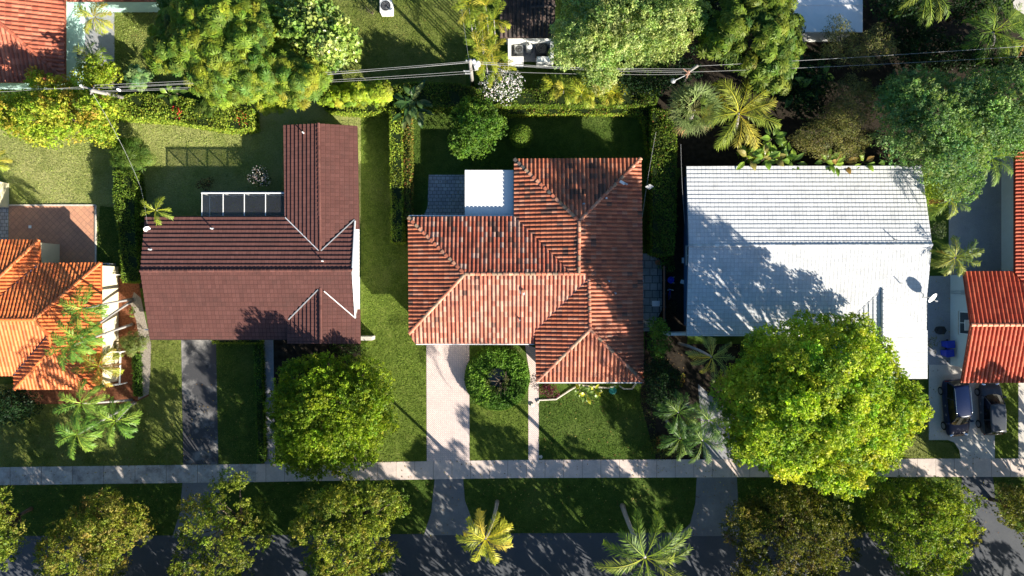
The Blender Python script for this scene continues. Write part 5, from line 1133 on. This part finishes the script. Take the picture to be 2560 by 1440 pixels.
shrub('shrub', 'small dark green bush in the mulch bed near the white palm trunks', 331, 780, 8, 20, .7, G_mid, 343)
shrub('shrub', 'sparse shrub in the shaded mulch bed under the orange roof wall', 285, 880, 26, 26, 1.0, G_olive, 3431, (.2, .05), 'rosette', 8)
shrub('shrub', 'dark conical bush beside the condenser at the top edge of the olive lawn', 925, 22, 28, 18, 1.8, [((.07, .09, .03), 3), ((.04, .06, .02), 3)], 344)
shrub('shrub', 'sunlit yellowish bush in the dark bed left of the huge tree', 1703, 950, 12, 24, .9, G_croton, 345)
shrub('shrub', 'rusty green bush at the end of the sidewalk planting', 1660, 1120, 40, 30, 1.2, G_croton + G_dark, 346, nclump=10)
shrub('shrub', 'dark vine bush at the side of the white roof wing', 2330, 860, 9, 36, 1.4, G_olive, 347)
shrub('shrub', 'grey-green bush between the white roof and the grey concrete pad', 2343, 575, 18, 30, 1.8, [((.10, .13, .06), 3), ((.07, .10, .04), 2)], 348)
shrub('shrub', 'small bright bush between the flowering bush and the cane palms behind the hedge', 1345, 215, 18, 20, 1.6, G_mid, 349, mat='leaf_gloss')
shrub('shrub', 'shrub spray hanging over the far right corner of the white roof', 2330, 470, 34, 50, 3.0, G_yel, 350, (.2, .07), nclump=12)

# ------------------------------------------------------------------ utility poles and wires
def sag(a, b, s, n=14): return [a.lerp(b, i / n) - Vector((0, 0, s * 4 * (i / n) * (1 - i / n))) for i in range(n + 1)]
p1 = thing('utility_pole', 'pale wooden utility pole with transformer drums above the bird of paradise', 'utility pole', P(1181, 212, 0))
b = MB(); b.tube([P(1181, 212, 0), P(1175, 150, 6.6)], [.17, .12], 10); b.build('pole', M['pole_wood'], p1, smooth=True)
b = MB()
for (x, y, h) in ((1172, 152, 6.3), (1166, 178, 5.0), (1170, 184, 4.6)): b.box(P(x, y, h), (.5, .08, .08)); b.disc(P(x - 6, y, h + .04), [(.05, 0), (.05, .12), (.03, .16)], 8)
b.build('insulator_bracket', M['grey_metal'], p1)
for (x, y, h) in ((1186, 160, 5.6), (1196, 164, 5.6), (1191, 172, 5.4)):
    MB().disc(P(x, y, h - .4), [(.14, 0), (.17, .03), (.17, .62), (.15, .68), (.05, .72), (.05, .80)], 14).build('transformer', M['white'], p1, smooth=False)
p2 = thing('utility_pole', 'utility pole with a pale lamp arm above the grey-green fan palm', 'utility pole', P(1708, 208, 0))
b = MB(); b.tube([P(1708, 208, 0), P(1722, 178, 6.2), P(1744, 164, 6.9)], [.16, .12, .10], 10); b.build('pole', M['pole_wood'], p2, smooth=True)
b = MB()
for a_, c_ in (((1708, 172), (1725, 186)), ((1713, 188), (1735, 170)), ((1716, 195), (1722, 176))): b.tube([P(*a_, 6.3), P(*c_, 6.3)], .05, 6)
b.build('crossarm', m_plain('rusty_wood', (.36, .20, .14), .9, .3, 6), p2)
b = MB(); b.tube([P(1712, 189, 5.8), P(1685, 202, 5.9)], .035, 7); b.build('lamp_arm', M['grey_metal'], p2); b = MB(); b.disc(P(1683, 202, 5.8), [(.05, .12), (.16, .06), (.2, 0), (.16, -.08), (.05, -.1)][::-1], 14); b.build('lamp_head', M['wire'], p2)
p3 = thing('utility_pole', 'leaning grey utility pole with a wooden crossarm at the left, over the rusty-tipped tree', 'utility pole', P(328, 248, 0))
b = MB(); b.tube([P(328, 248, 0), P(228, 226, 6.8)], [.17, .12], 10); b.build('pole', M['pole_wood'], p3, smooth=True)
b = MB(); b.tube([P(208, 217, 6.6), P(268, 233, 6.6)], .07, 6); b.tube([P(236, 214, 6.3), P(226, 236, 6.3)], .05, 6)
b.build('crossarm', M['pole_wood'], p3)
for (x, y) in ((208, 217), (300, 226)): MB().disc(P(x, y, 6.3), [(.08, 0), (.1, .05), (.1, .3), (.04, .4)], 10).build('insulator', M['white'], p3)
WR = [((1175, 153, 6.5), (235, 213, 6.6), .5), ((1172, 157, 6.3), (235, 219, 6.5), .5), ((1172, 156, 6.35), (232, 222, 6.5), .55), ((1170, 178, 5.0), (232, 228, 5.8), .4), ((1170, 184, 4.6), (230, 231, 5.6), .4),
      ((1178, 153, 6.5), (1720, 178, 6.3), .4), ((1178, 157, 6.3), (1715, 182, 6.2), .4), ((1180, 176, 5.0), (1712, 186, 5.9), .35), ((1180, 160, 6.2), (1735, 172, 6.5), .3),
      ((1744, 165, 6.8), (2700, 105, 6.8), .3), ((1725, 180, 6.2), (2700, 132, 6.2), .4), ((205, 217, 6.6), (-300, 240, 6.6), .3), ((210, 222, 6.6), (-300, 210, 6.6), .3)]
wl = ['uppermost power line from the left pole to the transformer pole', 'second power line from the top, left pole to transformer pole', 'third power line down, left pole to transformer pole', 'fourth power line down, left pole to transformer pole', 'lowest power line from the left pole to the transformer pole',
      'uppermost power line between transformer pole and lamp pole', 'second power line down between transformer pole and lamp pole', 'lowest power line between transformer pole and lamp pole', 'power line between transformer pole and lamp pole ending at the pole tip',
      'upper power line running from the lamp pole to the right edge', 'lower power line running from the lamp pole to the right edge', 'lower power line leaving the left pole for the left edge', 'upper power line leaving the left pole for the left edge']
for i, (a_, c_, s_) in enumerate(WR):
    k = 0 if i < 5 else 1 if i < 9 else 2 if i < 11 else 3
    tag(MB().tube(sag(P(*a_), P(*c_), s_, 24), .011, 5, cap=False).build('power_line', M['wire']), wl[i], 'power line', ['power lines between left pole and transformer pole', 'power lines between transformer pole and lamp pole', 'power lines right of the lamp pole', 'power lines left of the left pole'][k])
for a_, c_, s_, lab in (((228, 228, 6.5), (352, 470, 2.9), .5, 'service wire running down from the left pole toward the brown-roofed house'), ((352, 470, 2.9), (368, 560, 3.1), .1, 'short service wire reaching the rear corner of the brown roof'),
        ((1640, 330, 3.4), (1603, 560, 3.0), .3, 'thin service wire over the tall hedge down to the red roof'), ((1702, 360, 3.6), (1712, 560, 2.9), .2, 'service wire passing the left end of the white roof'), ((1142, -60, 5.5), (1172, 150, 6.4), .2, 'service wire from the top edge to the transformer pole')):
    tag(MB().tube(sag(P(*a_), P(*c_), s_), .010, 5, cap=False).build('service_wire', M['wire']), lab, 'wire')
mk = thing('wire_marker', 'small white square plate fixed on the service wire over the tall hedge', 'marker', P(1624, 467, 3.2)); b = MB(); c = P(1624, 467, 3.22)
b.add([(c.x - .36, c.y, c.z), (c.x, c.y - .2, c.z - .1), (c.x + .36, c.y + .02, c.z), (c.x, c.y + .2, c.z + .08), (c.x - .36, c.y, c.z - .03), (c.x, c.y - .2, c.z - .13), (c.x + .36, c.y + .02, c.z - .03), (c.x, c.y + .2, c.z + .05)], [(0, 1, 2, 3), (7, 6, 5, 4), (0, 4, 5, 1), (1, 5, 6, 2), (2, 6, 7, 3), (3, 7, 4, 0)]); b.build('plate', M['wire'], mk)
MB().tube([(c.x, c.y, c.z + .04), (c.x, c.y, c.z + .14)], .03, 6).build('clip', M['grey_metal'], mk)

# ------------------------------------------------------------------ roof fittings
def pipe(label, px, pl, mat='white', h=.4, r=.05):
    q = pl.hit(px); t = MB().tube([(q.x, q.y, q.z - .05), (q.x, q.y, q.z + h)], r, 10); o = t.build('vent_pipe', M[mat]); o2 = tag(o, label, 'vent pipe')
    MB().disc((q.x, q.y, q.z - .02), [(r * 2.4, 0), (r * 2.2, .05), (r * 1.05, .09)], 12).build('flashing', M['grey_metal'], o)
for lab, px, pl in (('vent pipe near the far end of the brown rear wing', (760, 333), nW), ('vent pipe on the rear slope of the brown roof, near its middle', (532, 572), mN), ('vent pipe next to the brown ridge crossing', (808, 653), mN), ('vent pipe on the rear slope near the left end of the brown ridge', (378, 624), mN)): pipe(lab, px, pl)
for lab, px, pl, m_ in (('large round vent on the front slope of the red roof', (1308, 728), rS, 'terracotta'), ('white vent pipe beside the right hip of the red roof, lower one', (1515, 496), rE, 'white'), ('grey vent on the long right slope of the red roof, upper one', (1522, 704), rE, 'grey_metal'), ('grey vent on the long right slope of the red roof, lower one', (1538, 734), rE, 'grey_metal'), ('dark thin pipe on the front slope of the red roof, lower left', (1300, 798), rS, 'dark_metal'), ('dark pipe on the far triangular slope of the red roof', (1460, 510), rN, 'grey_metal')):
    pipe(lab, px, pl, m_, .35 if 'large' not in lab else .3, .055 if 'large' not in lab else .14)
for lab, px, pl in (('dark pipe near the ridge of the white roof', (2236, 599), wN), ('short pipe above the gable valley of the white roof', (2250, 708), wS)): pipe(lab, px, pl, 'grey_metal', .45, .035)
def bracket(label, px, pl):
    q = pl.hit(px); t = thing('roof_vent', label, 'roof vent', q); MB().box((q.x, q.y, q.z + .14), (.45, .22, .16), -.5, bevel=.03).build('hood', M['white'], t); MB().box((q.x + .3, q.y - .12, q.z + .16), (.22, .12, .2), -.5).build('base', M['grey_metal'], t)
bracket('white boxy vent on the upper right hip of the red roof', (1555, 457), rE)
def dish(label, px, h, r, az, tilt, mount=None):
    q = P(px[0], px[1], h); t = thing('satellite_dish', label, 'satellite dish', q); nrm = Vector((math.cos(az) * math.cos(tilt), math.sin(az) * math.cos(tilt), math.sin(tilt))); u = nrm.orthogonal().normalized(); v = nrm.cross(u); b = MB(); vs = []; n = 24
    for ring, d in ((0, 0), (.35, .02), (.7, .07), (1, .15)):
        for k in range(n): a = 2 * math.pi * k / n; vs.append(q + (u * math.cos(a) + v * math.sin(a)) * r * ring + nrm * d * r)
    vs += [x - nrm * .02 for x in vs]; m = n * 4; fs = []
    for o_, fl in ((0, 0), (m, 1)):
        for i in range(3):
            for k in range(n):
                f = (o_ + i * n + k, o_ + (i + 1) * n + k, o_ + (i + 1) * n + (k + 1) % n, o_ + i * n + (k + 1) % n); fs.append(f if fl == 0 else f[::-1])
    fs += [(3 * n + k, m + 3 * n + k, m + 3 * n + (k + 1) % n, 3 * n + (k + 1) % n) for k in range(n)]
    b.add(vs, fs); b.build('reflector', M['white'], t, smooth=False); tip = q + nrm * r * 1.0 - v * r * .2
    MB().tube([q - v * r * .8, tip], .018, 6).build('feed_arm', M['grey_metal'], t); MB().box(tip, (.1, .1, .12)).build('receiver', M['grey_metal'], t)
    if mount: MB().tube([q, (q.x, q.y, mount + .2), Vector((q.x - .3, q.y, mount))], .03, 7).build('mast', M['grey_metal'], t)
dish('white satellite dish on the right edge of the white roof', (2330, 744), 3.9, .42, -.9, .75, 3.1)
dish('small satellite dish at the rear left corner of the brown roof', (367, 572), 3.3, .25, -.9, .6, 2.8)
def condenser(label, px, h, s=.8, mat='grey_metal', z0=0.0, group=None):
    q = P(px[0], px[1], h); t = thing('ac_condenser', label, 'AC unit', (q.x, q.y, z0), group); hh_ = h - z0; b = MB(); b.box((q.x, q.y, z0 + hh_ * .5), (s, s, hh_ - .02), 0, bevel=.04); b.build('casing', M[mat], t)
    MB().disc((q.x, q.y, h - .012), [(s * .42, 0), (s * .42, .015), (s * .1, .02)], 20).build('fan_well', M['black_plastic'], t); b = MB()
    for k in range(4):
        a = k * 1.571 + .4; b.box((q.x + math.cos(a) * s * .2, q.y + math.sin(a) * s * .2, h + .014), (s * .30, s * .16, .012), a)
    b.build('fan_blade', M['dark_metal'], t); b = MB()
    for rr_ in (.16, .28, .40): b.tube([(q.x + math.cos(a * .314) * s * rr_, q.y + math.sin(a * .314) * s * rr_, h + .035) for a in range(21)], .008, 4)
    b.build('guard', M['grey_metal'], t)
condenser('smaller grey condenser at the left inside the white enclosure', (1297, 122), .95, .7, z0=.1); condenser('larger dark condenser at the right inside the white enclosure', (1353, 121), 1.1, .9, 'dark_metal', z0=.1)
condenser('pale condenser at the top edge of the olive lawn', (964, 14), 1.0, 1.0, 'wall_white'); condenser('condenser standing against the teal wall', (190, 132), 1.0, .8, 'grey_metal'); condenser('condenser at the corner of the orange house by the tall hedge', (263, 669), .9, .75, 'grey_metal')
q = P(1323, 114, 1.5); t = thing('water_tank', 'round white domed tank between the two condensers', 'tank', (q.x, q.y, .1)); MB().disc((q.x, q.y, .1), [(.24, 0), (.24, 1.25), (.22, 1.35), (.14, 1.42), (.04, 1.45)], 20).build('shell', M['white'], t, smooth=True)
b = MB(); b.tube([(q.x, q.y, 1.5), (q.x, q.y, 1.6), (q.x - .2, q.y + .3, 1.6), (q.x - .2, q.y + .55, 1.6)], .03, 6); b.build('outlet_pipe', M['dark_metal'], t)

# pool / patio screen enclosure behind the brown house
se = thing('screen_enclosure', 'white-framed insect screen enclosure tucked behind the brown-roofed house', 'screen enclosure', P(608, 512, 0)); b = MB(); z = 2.6; xs_ = [505, 558, 611, 664, 712]
A0, A1 = P(505, 483, z), P(712, 483, z); yb = P(0, 541, z).y
for x in xs_:
    q = P(x, 483, z); b.box((q.x, (q.y + yb) / 2, z), (.05, q.y - yb - .08, .07)); b.box((q.x, q.y, z / 2), (.075, .075, z - .05))
b.box(((A0.x + A1.x) / 2, A0.y + .002, z + .004), (A1.x - A0.x + .1, .09, .09)); b.box((A0.x, (A0.y + yb) / 2, 1.2), (.06, A0.y - yb - .1, .05)); b.box(((A0.x + A1.x) / 2, A0.y, 1.2), (A1.x - A0.x - .1, .05, .05)); b.build('frame', M['white'], se)
for i in range(4):
    p_, q_ = P(xs_[i], 483, z), P(xs_[i + 1], 483, z); b = MB(); b.box(((p_.x + q_.x) / 2, (p_.y + yb) / 2, z + .03), (q_.x - p_.x - .08, p_.y - yb - .1, .006)); b.build('screen_panel', M['screen'], se)
    b = MB(); b.box(((p_.x + q_.x) / 2, p_.y + .03, 1.3), (q_.x - p_.x - .08, .006, 2.4)); b.build('screen_panel', M['screen'], se)
# patio glass-topped canopy shade is plain slab; white rail by the orange house
rl = thing('pergola_rail', 'white metal rail frame standing by the corner of the orange roof', 'rail', P(290, 920, 0)); b = MB(); pts = [P(275, 879, 1.1), P(301, 880, 1.1), P(299, 961, 1.1), P(275, 964, 1.1)]
b.tube(pts, .07, 6)
for q in pts: b.tube([(q.x, q.y, 0), q], .05, 6)
b.build('rail', M['white'], rl)
b = MB(); b.box(P(291, 687, .75), (1.1, .06, .05)); b.box(P(291, 687, .2), (1.1, .06, .05))
for k in range(8): b.box(P(276 + k * 4.3, 687, .5), (.04, .04, .95))
tag(b.build('garden_gate', M['white']), 'low white gate between the orange house and the tall hedge', 'gate')
b = MB(); b.box(P(917, 845, .7), (1.1, .3, 1.4)); tag(b.build('garden_wall', M['limestone']), 'short pale stone wall at the right front corner of the brown-roofed house', 'wall')
fn = thing('fence', 'rusty topped fence between the stone paving and the shaded side yard', 'fence', P(1660, 735, 0)); b = MB(); b.box(P(1660, 735, 1.2), (.07, 4.6, .06)); b.build('rail', M['terracotta'], fn); b = MB()
for k in range(5): b.box(P(1660, 668 + k * 33, .6), (.08, .08, 1.18)); 
b.build('post', M['dark_metal'], fn); MB().box(P(1660, 735, .6), (.02, 4.4, 1.0)).build('panel', M['black_plastic'], fn)
# lounge furniture behind the teal house
def chair(label, px, rz, mat='white', w=.6):
    q = P(px[0], px[1], .4); t = thing('patio_chair', label, 'chair', (q.x, q.y, 0)); ca, sa = math.cos(rz), math.sin(rz); R_ = lambda x, y: (q.x + x * ca - y * sa, q.y + x * sa + y * ca)
    b = MB()
    for k in range(7): x, y = R_(-.27 + k * .09, 0); b.box((x, y, .42), (.07, w, .03), rz)
    b.build('seat', M[mat], t); b = MB(); x, y = R_(-.34, 0); b.box((x, y, .7), (.06, w, .5), rz); b.build('backrest', M[mat], t)
    for sx in (-.28, .28):
        for sy in (-.26, .26): x, y = R_(sx, sy); MB().box((x, y, .2), (.05, .05, .4), rz).build('leg', M[mat], t)
    for sy in (-.31, .31): x, y = R_(0, sy); MB().box((x, y, .62), (.5, .05, .04), rz).build('armrest', M[mat], t)
chair('white slatted chair beside the teal wall, upper one', (180, 62), .3); chair('white slatted chair beside the teal wall, nearer the condenser', (190, 90), 1.9)
# bins by the right house
def bin_(label, px, rz, group=None):
    q = P(px[0], px[1], .9); t = thing('wheelie_bin', label, 'bin', (q.x, q.y, 0), group); b = MB(); ca, sa = math.cos(rz), math.sin(rz)
    vs = []
    for z_, s_ in ((.08, .24), (.92, .31)): vs += [(q.x + (x * ca - y * sa), q.y + (x * sa + y * ca), z_) for x, y in ((-s_, -s_ * .9), (s_, -s_ * .9), (s_, s_ * .9), (-s_, s_ * .9))]
    b.add(vs, [(3, 2, 1, 0), (4, 5, 6, 7)] + [(i, (i + 1) % 4, 4 + (i + 1) % 4, 4 + i) for i in range(4)]); b.build('body', M['blue_plastic'], t, bevel=.02)
    MB().box((q.x, q.y, .96), (.68, .62, .06), rz, bevel=.02).build('lid', M['blue_plastic'], t); MB().tube([(q.x + .36 * ca - -.25 * sa, q.y + .36 * sa + -.25 * ca, .9), (q.x + .36 * ca - .25 * sa, q.y + .36 * sa + .25 * ca, .9)], .025, 6).build('handle', M['blue_plastic'], t)
    for s_ in (-.25, .25): MB().tube([(q.x + .26 * ca - s_ * sa - .03, q.y + .26 * sa + s_ * ca, .1), (q.x + .26 * ca - s_ * sa + .03, q.y + .26 * sa + s_ * ca, .1)], .1, 10).build('wheel', M['black_plastic'], t)
bin_('blue recycling bin by the pale house wall, upper of the two', (2376, 861), .05); bin_('blue recycling bin by the pale house wall, lower of the two', (2374, 883), .15)
q = P(2355, 826, .6); t = thing('compost_bin', 'squat black bin on the side path near the pale house window', 'bin', (q.x, q.y, 0)); MB().disc((q.x, q.y, 0), [(.30, 0), (.38, .55), (.36, .6)], 6).build('body', M['black_plastic'], t); MB().disc((q.x, q.y, .6), [(.37, 0), (.37, .05), (.1, .12)], 6).build('lid', M['black_plastic'], t)
for lab, px, w_, h_, rz in (('white board lying on the ground beside the white-roofed house, upper one', (1709, 651), .30, .46, 0), ('white board lying askew beside the white-roofed house wall, lower one', (1708, 705), .44, .32, -.3), ('white square board lying on the stone paving', (1640, 759), .64, .46, 0)):
    tag(MB().box(P(px[0], px[1], .05), (w_, h_, .05), rz, bevel=.01).build('board', M['white']), lab, 'board')
q = P(1644, 656, .3); t = thing('plant_pot', 'terracotta pot standing on the stone paving', 'pot', (q.x, q.y, 0)); MB().disc((q.x, q.y, 0), [(.12, 0), (.2, .3), (.22, .34), (.18, .34), (.17, .28)], 16).build('pot', M['terracotta'], t, smooth=True); MB().disc((q.x, q.y, .26), [(.16, 0), (.1, .01)], 12).build('earth', M['soil'], t)
q = P(1677, 700, .5); t = thing('wheelbarrow', 'bright blue wheelbarrow in the dark side yard', 'wheelbarrow', (q.x, q.y, 0)); MB().disc((q.x, q.y, .3), [(.15, 0), (.28, .22), (.24, .22), (.14, .04)], 10).build('tub', M['blue_plastic'], t); b = MB()
b.tube([(q.x - .1, q.y + .2, .35), (q.x + .35, q.y + .25, .4)], .02, 6); b.tube([(q.x - .1, q.y - .2, .35), (q.x + .35, q.y - .25, .4)], .02, 6); b.build('handle', M['grey_metal'], t); MB().tube([(q.x - .33, q.y - .03, .15), (q.x - .33, q.y + .03, .15)], .15, 12).build('wheel', M['rubber'], t)
# bicycle
q = P(1673, 735, .5); t = thing('bicycle', 'small bicycle parked against the fence in the dark side yard', 'bicycle', (q.x, q.y, 0))
for dy in (-.5, .5): 
    w_ = MB(); w_.tube([(q.x + .02 * math.sin(a * .3), q.y + dy + .3 * math.cos(a * .314), .32 + .3 * math.sin(a * .314)) for a in range(21)], .022, 5, cap=False); w_.build('wheel', M['rubber'], t)
b = MB(); F1 = [(q.x, q.y - .5, .32), (q.x, q.y - .2, .8), (q.x, q.y + .35, .82), (q.x, q.y + .5, .32)]; b.tube(F1, .02, 6); b.tube([(q.x, q.y - .2, .8), (q.x, q.y, .3), (q.x, q.y + .35, .82)], .02, 6); b.tube([(q.x, q.y, .3), (q.x, q.y - .5, .32)], .015, 6); b.build('frame', M['blue_plastic'], t)
MB().tube([(q.x - .25, q.y + .3, .95), (q.x, q.y + .38, .92), (q.x + .25, q.y + .3, .95)], .018, 6).build('handlebar', M['chrome'], t); MB().box((q.x, q.y - .22, .88), (.14, .26, .05), bevel=.02).build('saddle', M['black_plastic'], t)
q = P(1532, 976, .03); tag(MB().disc((q.x, q.y, .0), [(.33, 0), (.33, .05), (.28, .07)], 24).build('valve_cover', M['teal_lid']), 'round teal lid set in the lawn in front of the red house', 'lid')
q = P(1352, 1142, .02); tag(MB().disc((q.x, q.y, .0), [(.15, 0), (.15, .035), (.12, .04)], 20).build('valve_cover', M['concrete']), 'small oval utility cover at the lower end of the brick path', 'lid')
q = P(75, 567, .03); tag(MB().box((q.x, q.y, .03), (.24, .24, .05), bevel=.01).build('drain_cover', M['white']), 'small white square cover on the terracotta patio', 'cover')
q = P(518, 916, .02); tag(MB().disc((q.x, q.y, .016), [(.13, 0), (.13, .01), (.11, .014)], 16).build('drain_cover', M['black_plastic']), 'small black round cover in the asphalt driveway', 'cover')
# kerbed bed edging in front of the red house
b = MB(); e = [(1347, 1000), (1390, 998), (1425, 975), (1448, 962), (1500, 968), (1520, 970), (1545, 962), (1560, 972), (1580, 972), (1590, 958)]; b.tube([P(x, y, .06) for x, y in e], .07, 6); tag(b.build('bed_edging', M['limestone']), 'curving stone edging of the planting bed in front of the red house', 'edging')
shrub('shrub', 'low green bush by the red house wall inside the kerbed bed', 1540, 962, 34, 10, .6, G_mid, 351, nclump=8)
# lean rocks
for i, (x, y, r) in enumerate([(1330, 1012, 6), (1345, 1004, 4)]):
    q = P(x, y, .1); tag(MB().disc((q.x, q.y, 0), [(r / 30, 0), (r / 32, .1), (r / 60, .16)], 7).build('rock', M['limestone']), ['pale rock beside the brick path below the ring hedge', 'small pale rock at the corner of the purple shrub bed'][i], 'rock')

# ------------------------------------------------------------------ cars
def car(label, cx, cy, rz, Lc, Wc, Hc, paint, suv=True, rails=False):
    """front towards +x before turning"""
    o0 = P(cx, cy, 0); root = thing('parked_car', label, 'car', o0); root.rotation_euler = (0, 0, rz)
    def put(mb, name, mat, parent=None, smooth=True, sub=0, bev=0):
        me = bpy.data.meshes.new(name); me.from_pydata(mb.v, [], mb.f); me.update()
        if smooth: me.polygons.foreach_set("use_smooth", [True] * len(me.polygons))
        me.materials.append(M[mat]); o = bpy.data.objects.new(name, me); COL.objects.link(o); o.parent = parent or root
        if bev: m = o.modifiers.new('b', 'BEVEL'); m.width = bev; m.segments = 3; m.limit_method = 'ANGLE'
        if sub: m = o.modifiers.new('s', 'SUBSURF'); m.levels = sub; m.render_levels = sub
        return o
    hl = Lc / 2; w = Wc / 2; belt = .98 if suv else .88; hood = belt - .04
    st = [(-hl, .60, .55, .78), (-hl + .06, .80, .38, .92), (-hl + .35, .94, .26, belt), (-hl * .45, 1, .24, belt), (0, 1, .24, belt), (hl * .35, 1, .24, belt), (hl * .48, .99, .24, hood + .02), (hl * .75, .96, .26, hood - .07), (hl - .22, .88, .30, hood - .17), (hl - .05, .74, .38, hood - .28), (hl, .55, .5, hood - .36)]
    b = MB(); vs = []
    prof = [(.86, 0), (.98, .16), (1.0, .5), (.985, .80), (.93, .95), (.80, 1.0), (.4, 1.02), (0, 1.03)]
    for x, ws, zb, zt_ in st:
        half = [(ws * w * a, zb + (zt_ - zb) * c) for a, c in prof]; ring = [(-0, zb)] + half + [(-y, z_) for y, z_ in half[-2::-1]]
        vs += [(x, y, z_) for y, z_ in ring]
    n = len(prof) * 2; n = len(ring)
    fs = [(i * n + k, (i + 1) * n + k, (i + 1) * n + (k + 1) % n, i * n + (k + 1) % n) for i in range(len(st) - 1) for k in range(n)]; fs += [tuple(range(n)), tuple((len(st) - 1) * n + k for k in range(n - 1, -1, -1))]
    b.add(vs, fs); body = put(b, 'body', paint, sub=1)
    # glasshouse: dark glass hull, painted roof panel, painted pillars
    xr0, xr1 = (-hl + .12, -hl + .42); xf1, xf0 = (hl * .22, hl * .52) if suv else (hl * .20, hl * .50)
    yb_, yt_ = w * .90, w * .70; zb_, zt_ = belt - .05, Hc - .05
    B_ = [(xr0, -yb_ * .9), (xf0, -yb_ * .86), (xf0 + .12, 0), (xf0, yb_ * .86), (xr0, yb_ * .9), (xr0 - .05, 0)]; Bm = [(-.2, -yb_)]
    ringb = [(xr0, -yb_ * .88), (-hl * .4, -yb_), (hl * .1, -yb_), (xf0, -yb_ * .84), (xf0 + .13, -yb_ * .4), (xf0 + .16, 0), (xf0 + .13, yb_ * .4), (xf0, yb_ * .84), (hl * .1, yb_), (-hl * .4, yb_), (xr0, yb_ * .88), (xr0 - .05, 0)]
    ringt = [(xr1, -yt_ * .92), (-hl * .35, -yt_), (hl * .02, -yt_), (xf1, -yt_ * .90), (xf1 + .07, -yt_ * .4), (xf1 + .09, 0), (xf1 + .07, yt_ * .4), (xf1, yt_ * .90), (hl * .02, yt_), (-hl * .35, yt_), (xr1, yt_ * .92), (xr1 - .04, 0)]
    b = MB(); n = 12; b.add([(x, y, zb_) for x, y in ringb] + [(x, y, zt_) for x, y in ringt], [(k, (k + 1) % n, n + (k + 1) % n, n + k) for k in range(n)] + [tuple(range(n, 2 * n)), tuple(range(n - 1, -1, -1))]); put(b, 'window', 'glass', smooth=False, bev=.03)
    b = MB(); r2_ = [(x * .9 - .02, y * .82) for x, y in ringt]; grow = [(x + (.03 if x > 0 else -.03), y * 1.03) for x, y in ringt]
    b.add([(x, y, zt_ - .035) for x, y in grow] + [(x, y, zt_ + .015) for x, y in ringt] + [(x, y, zt_ + .055) for x, y in r2_], [(k, (k + 1) % n, n + (k + 1) % n, n + k) for k in range(n)] + [(n + k, n + (k + 1) % n, 2 * n + (k + 1) % n, 2 * n + k) for k in range(n)] + [tuple(range(2 * n, 3 * n)), tuple(range(n - 1, -1, -1))]); roof = put(b, 'roof', paint)
    b = MB()
    for i in (0, 3, 7, 10, 1, 9): b.tube([(ringb[i][0], ringb[i][1] * 1.0, zb_ + .03), (ringt[i][0], ringt[i][1], zt_)], .035 if i in (0, 3, 7, 10) else .025, 6)
    for s_ in (-1, 1): b.tube([(ringb[0][0], s_ * yb_ * .89, belt - .0), (-hl * .4, s_ * yb_ * 1.0, belt), (hl * .1, s_ * yb_ * 1.0, belt), (xf0, s_ * yb_ * .86, belt)], .018, 5)
    put(b, 'pillar', paint)
    if rails:
        for s_ in (-1, 1): b = MB(); b.tube([(xr1 + .1, s_ * yt_ * .93, zt_ + .03), (xr1 + .25, s_ * yt_ * .95, zt_ + .10), (hl * .05, s_ * yt_ * .95, zt_ + .10), (hl * .2, s_ * yt_ * .9, zt_ + .03)], .022, 6); put(b, 'roof_rail', 'chrome')
    for s_ in (-1, 1):
        b = MB(); b.box((xf0 - .12, s_ * (w + .015), belt + .06), (.16, .24, .15), bevel=.03); put(b, 'wing_mirror', paint, bev=.02)
        b = MB(); b.box((hl - .16, s_ * w * .62, hood - .24), (.16, .34, .12), s_ * -.35, bevel=.03); put(b, 'headlight', 'chrome', bev=.02)
        b = MB(); b.box((-hl + .12, s_ * w * .66, belt - .14), (.10, .30, .16), s_ * .3, bevel=.02); put(b, 'tail_light', 'red_lens', bev=.02)
        b = MB()
        for x in (-hl * .12, hl * .2): b.box((x, s_ * (w * .99 + .012), belt - .16), (.18, .03, .03))
        put(b, 'door_handle', 'chrome')
        for x in (-hl * .60, hl * .62):
            r_ = .35 if suv else .33; b = MB(); b.tube([(x, s_ * (w - .22), r_), (x, s_ * (w - .16), r_), (x, s_ * (w + .0), r_), (x, s_ * (w + .02), r_)], [r_ * .9, r_, r_, r_ * .9], 24); ty = put(b, 'wheel', 'rubber', smooth=False)
            b = MB(); b.tube([(x, s_ * (w - .1), r_), (x, s_ * (w + .028), r_)], r_ * .66, 20); rim_ = put(b, 'rim', 'alloy', ty, smooth=False)
    b = MB(); b.box((hl - .03, 0, hood - .40), (.05, w * .9, .14), bevel=.02); put(b, 'grille', 'black_plastic')
    b = MB(); b.box((-hl + .02, 0, .62), (.04, .32, .12)); put(b, 'number_plate', 'white')
    return root
car('navy blue SUV with silver roof rails, parked nose toward the road', 2377, 1016, math.radians(-90 + 5), 4.75, 1.92, 1.68, 'navy', True, True)
car('dark grey hatchback parked nose toward the house, right of the navy SUV', 2465, 1018, math.radians(90 + 2), 4.35, 1.82, 1.5, 'grey_car', False)
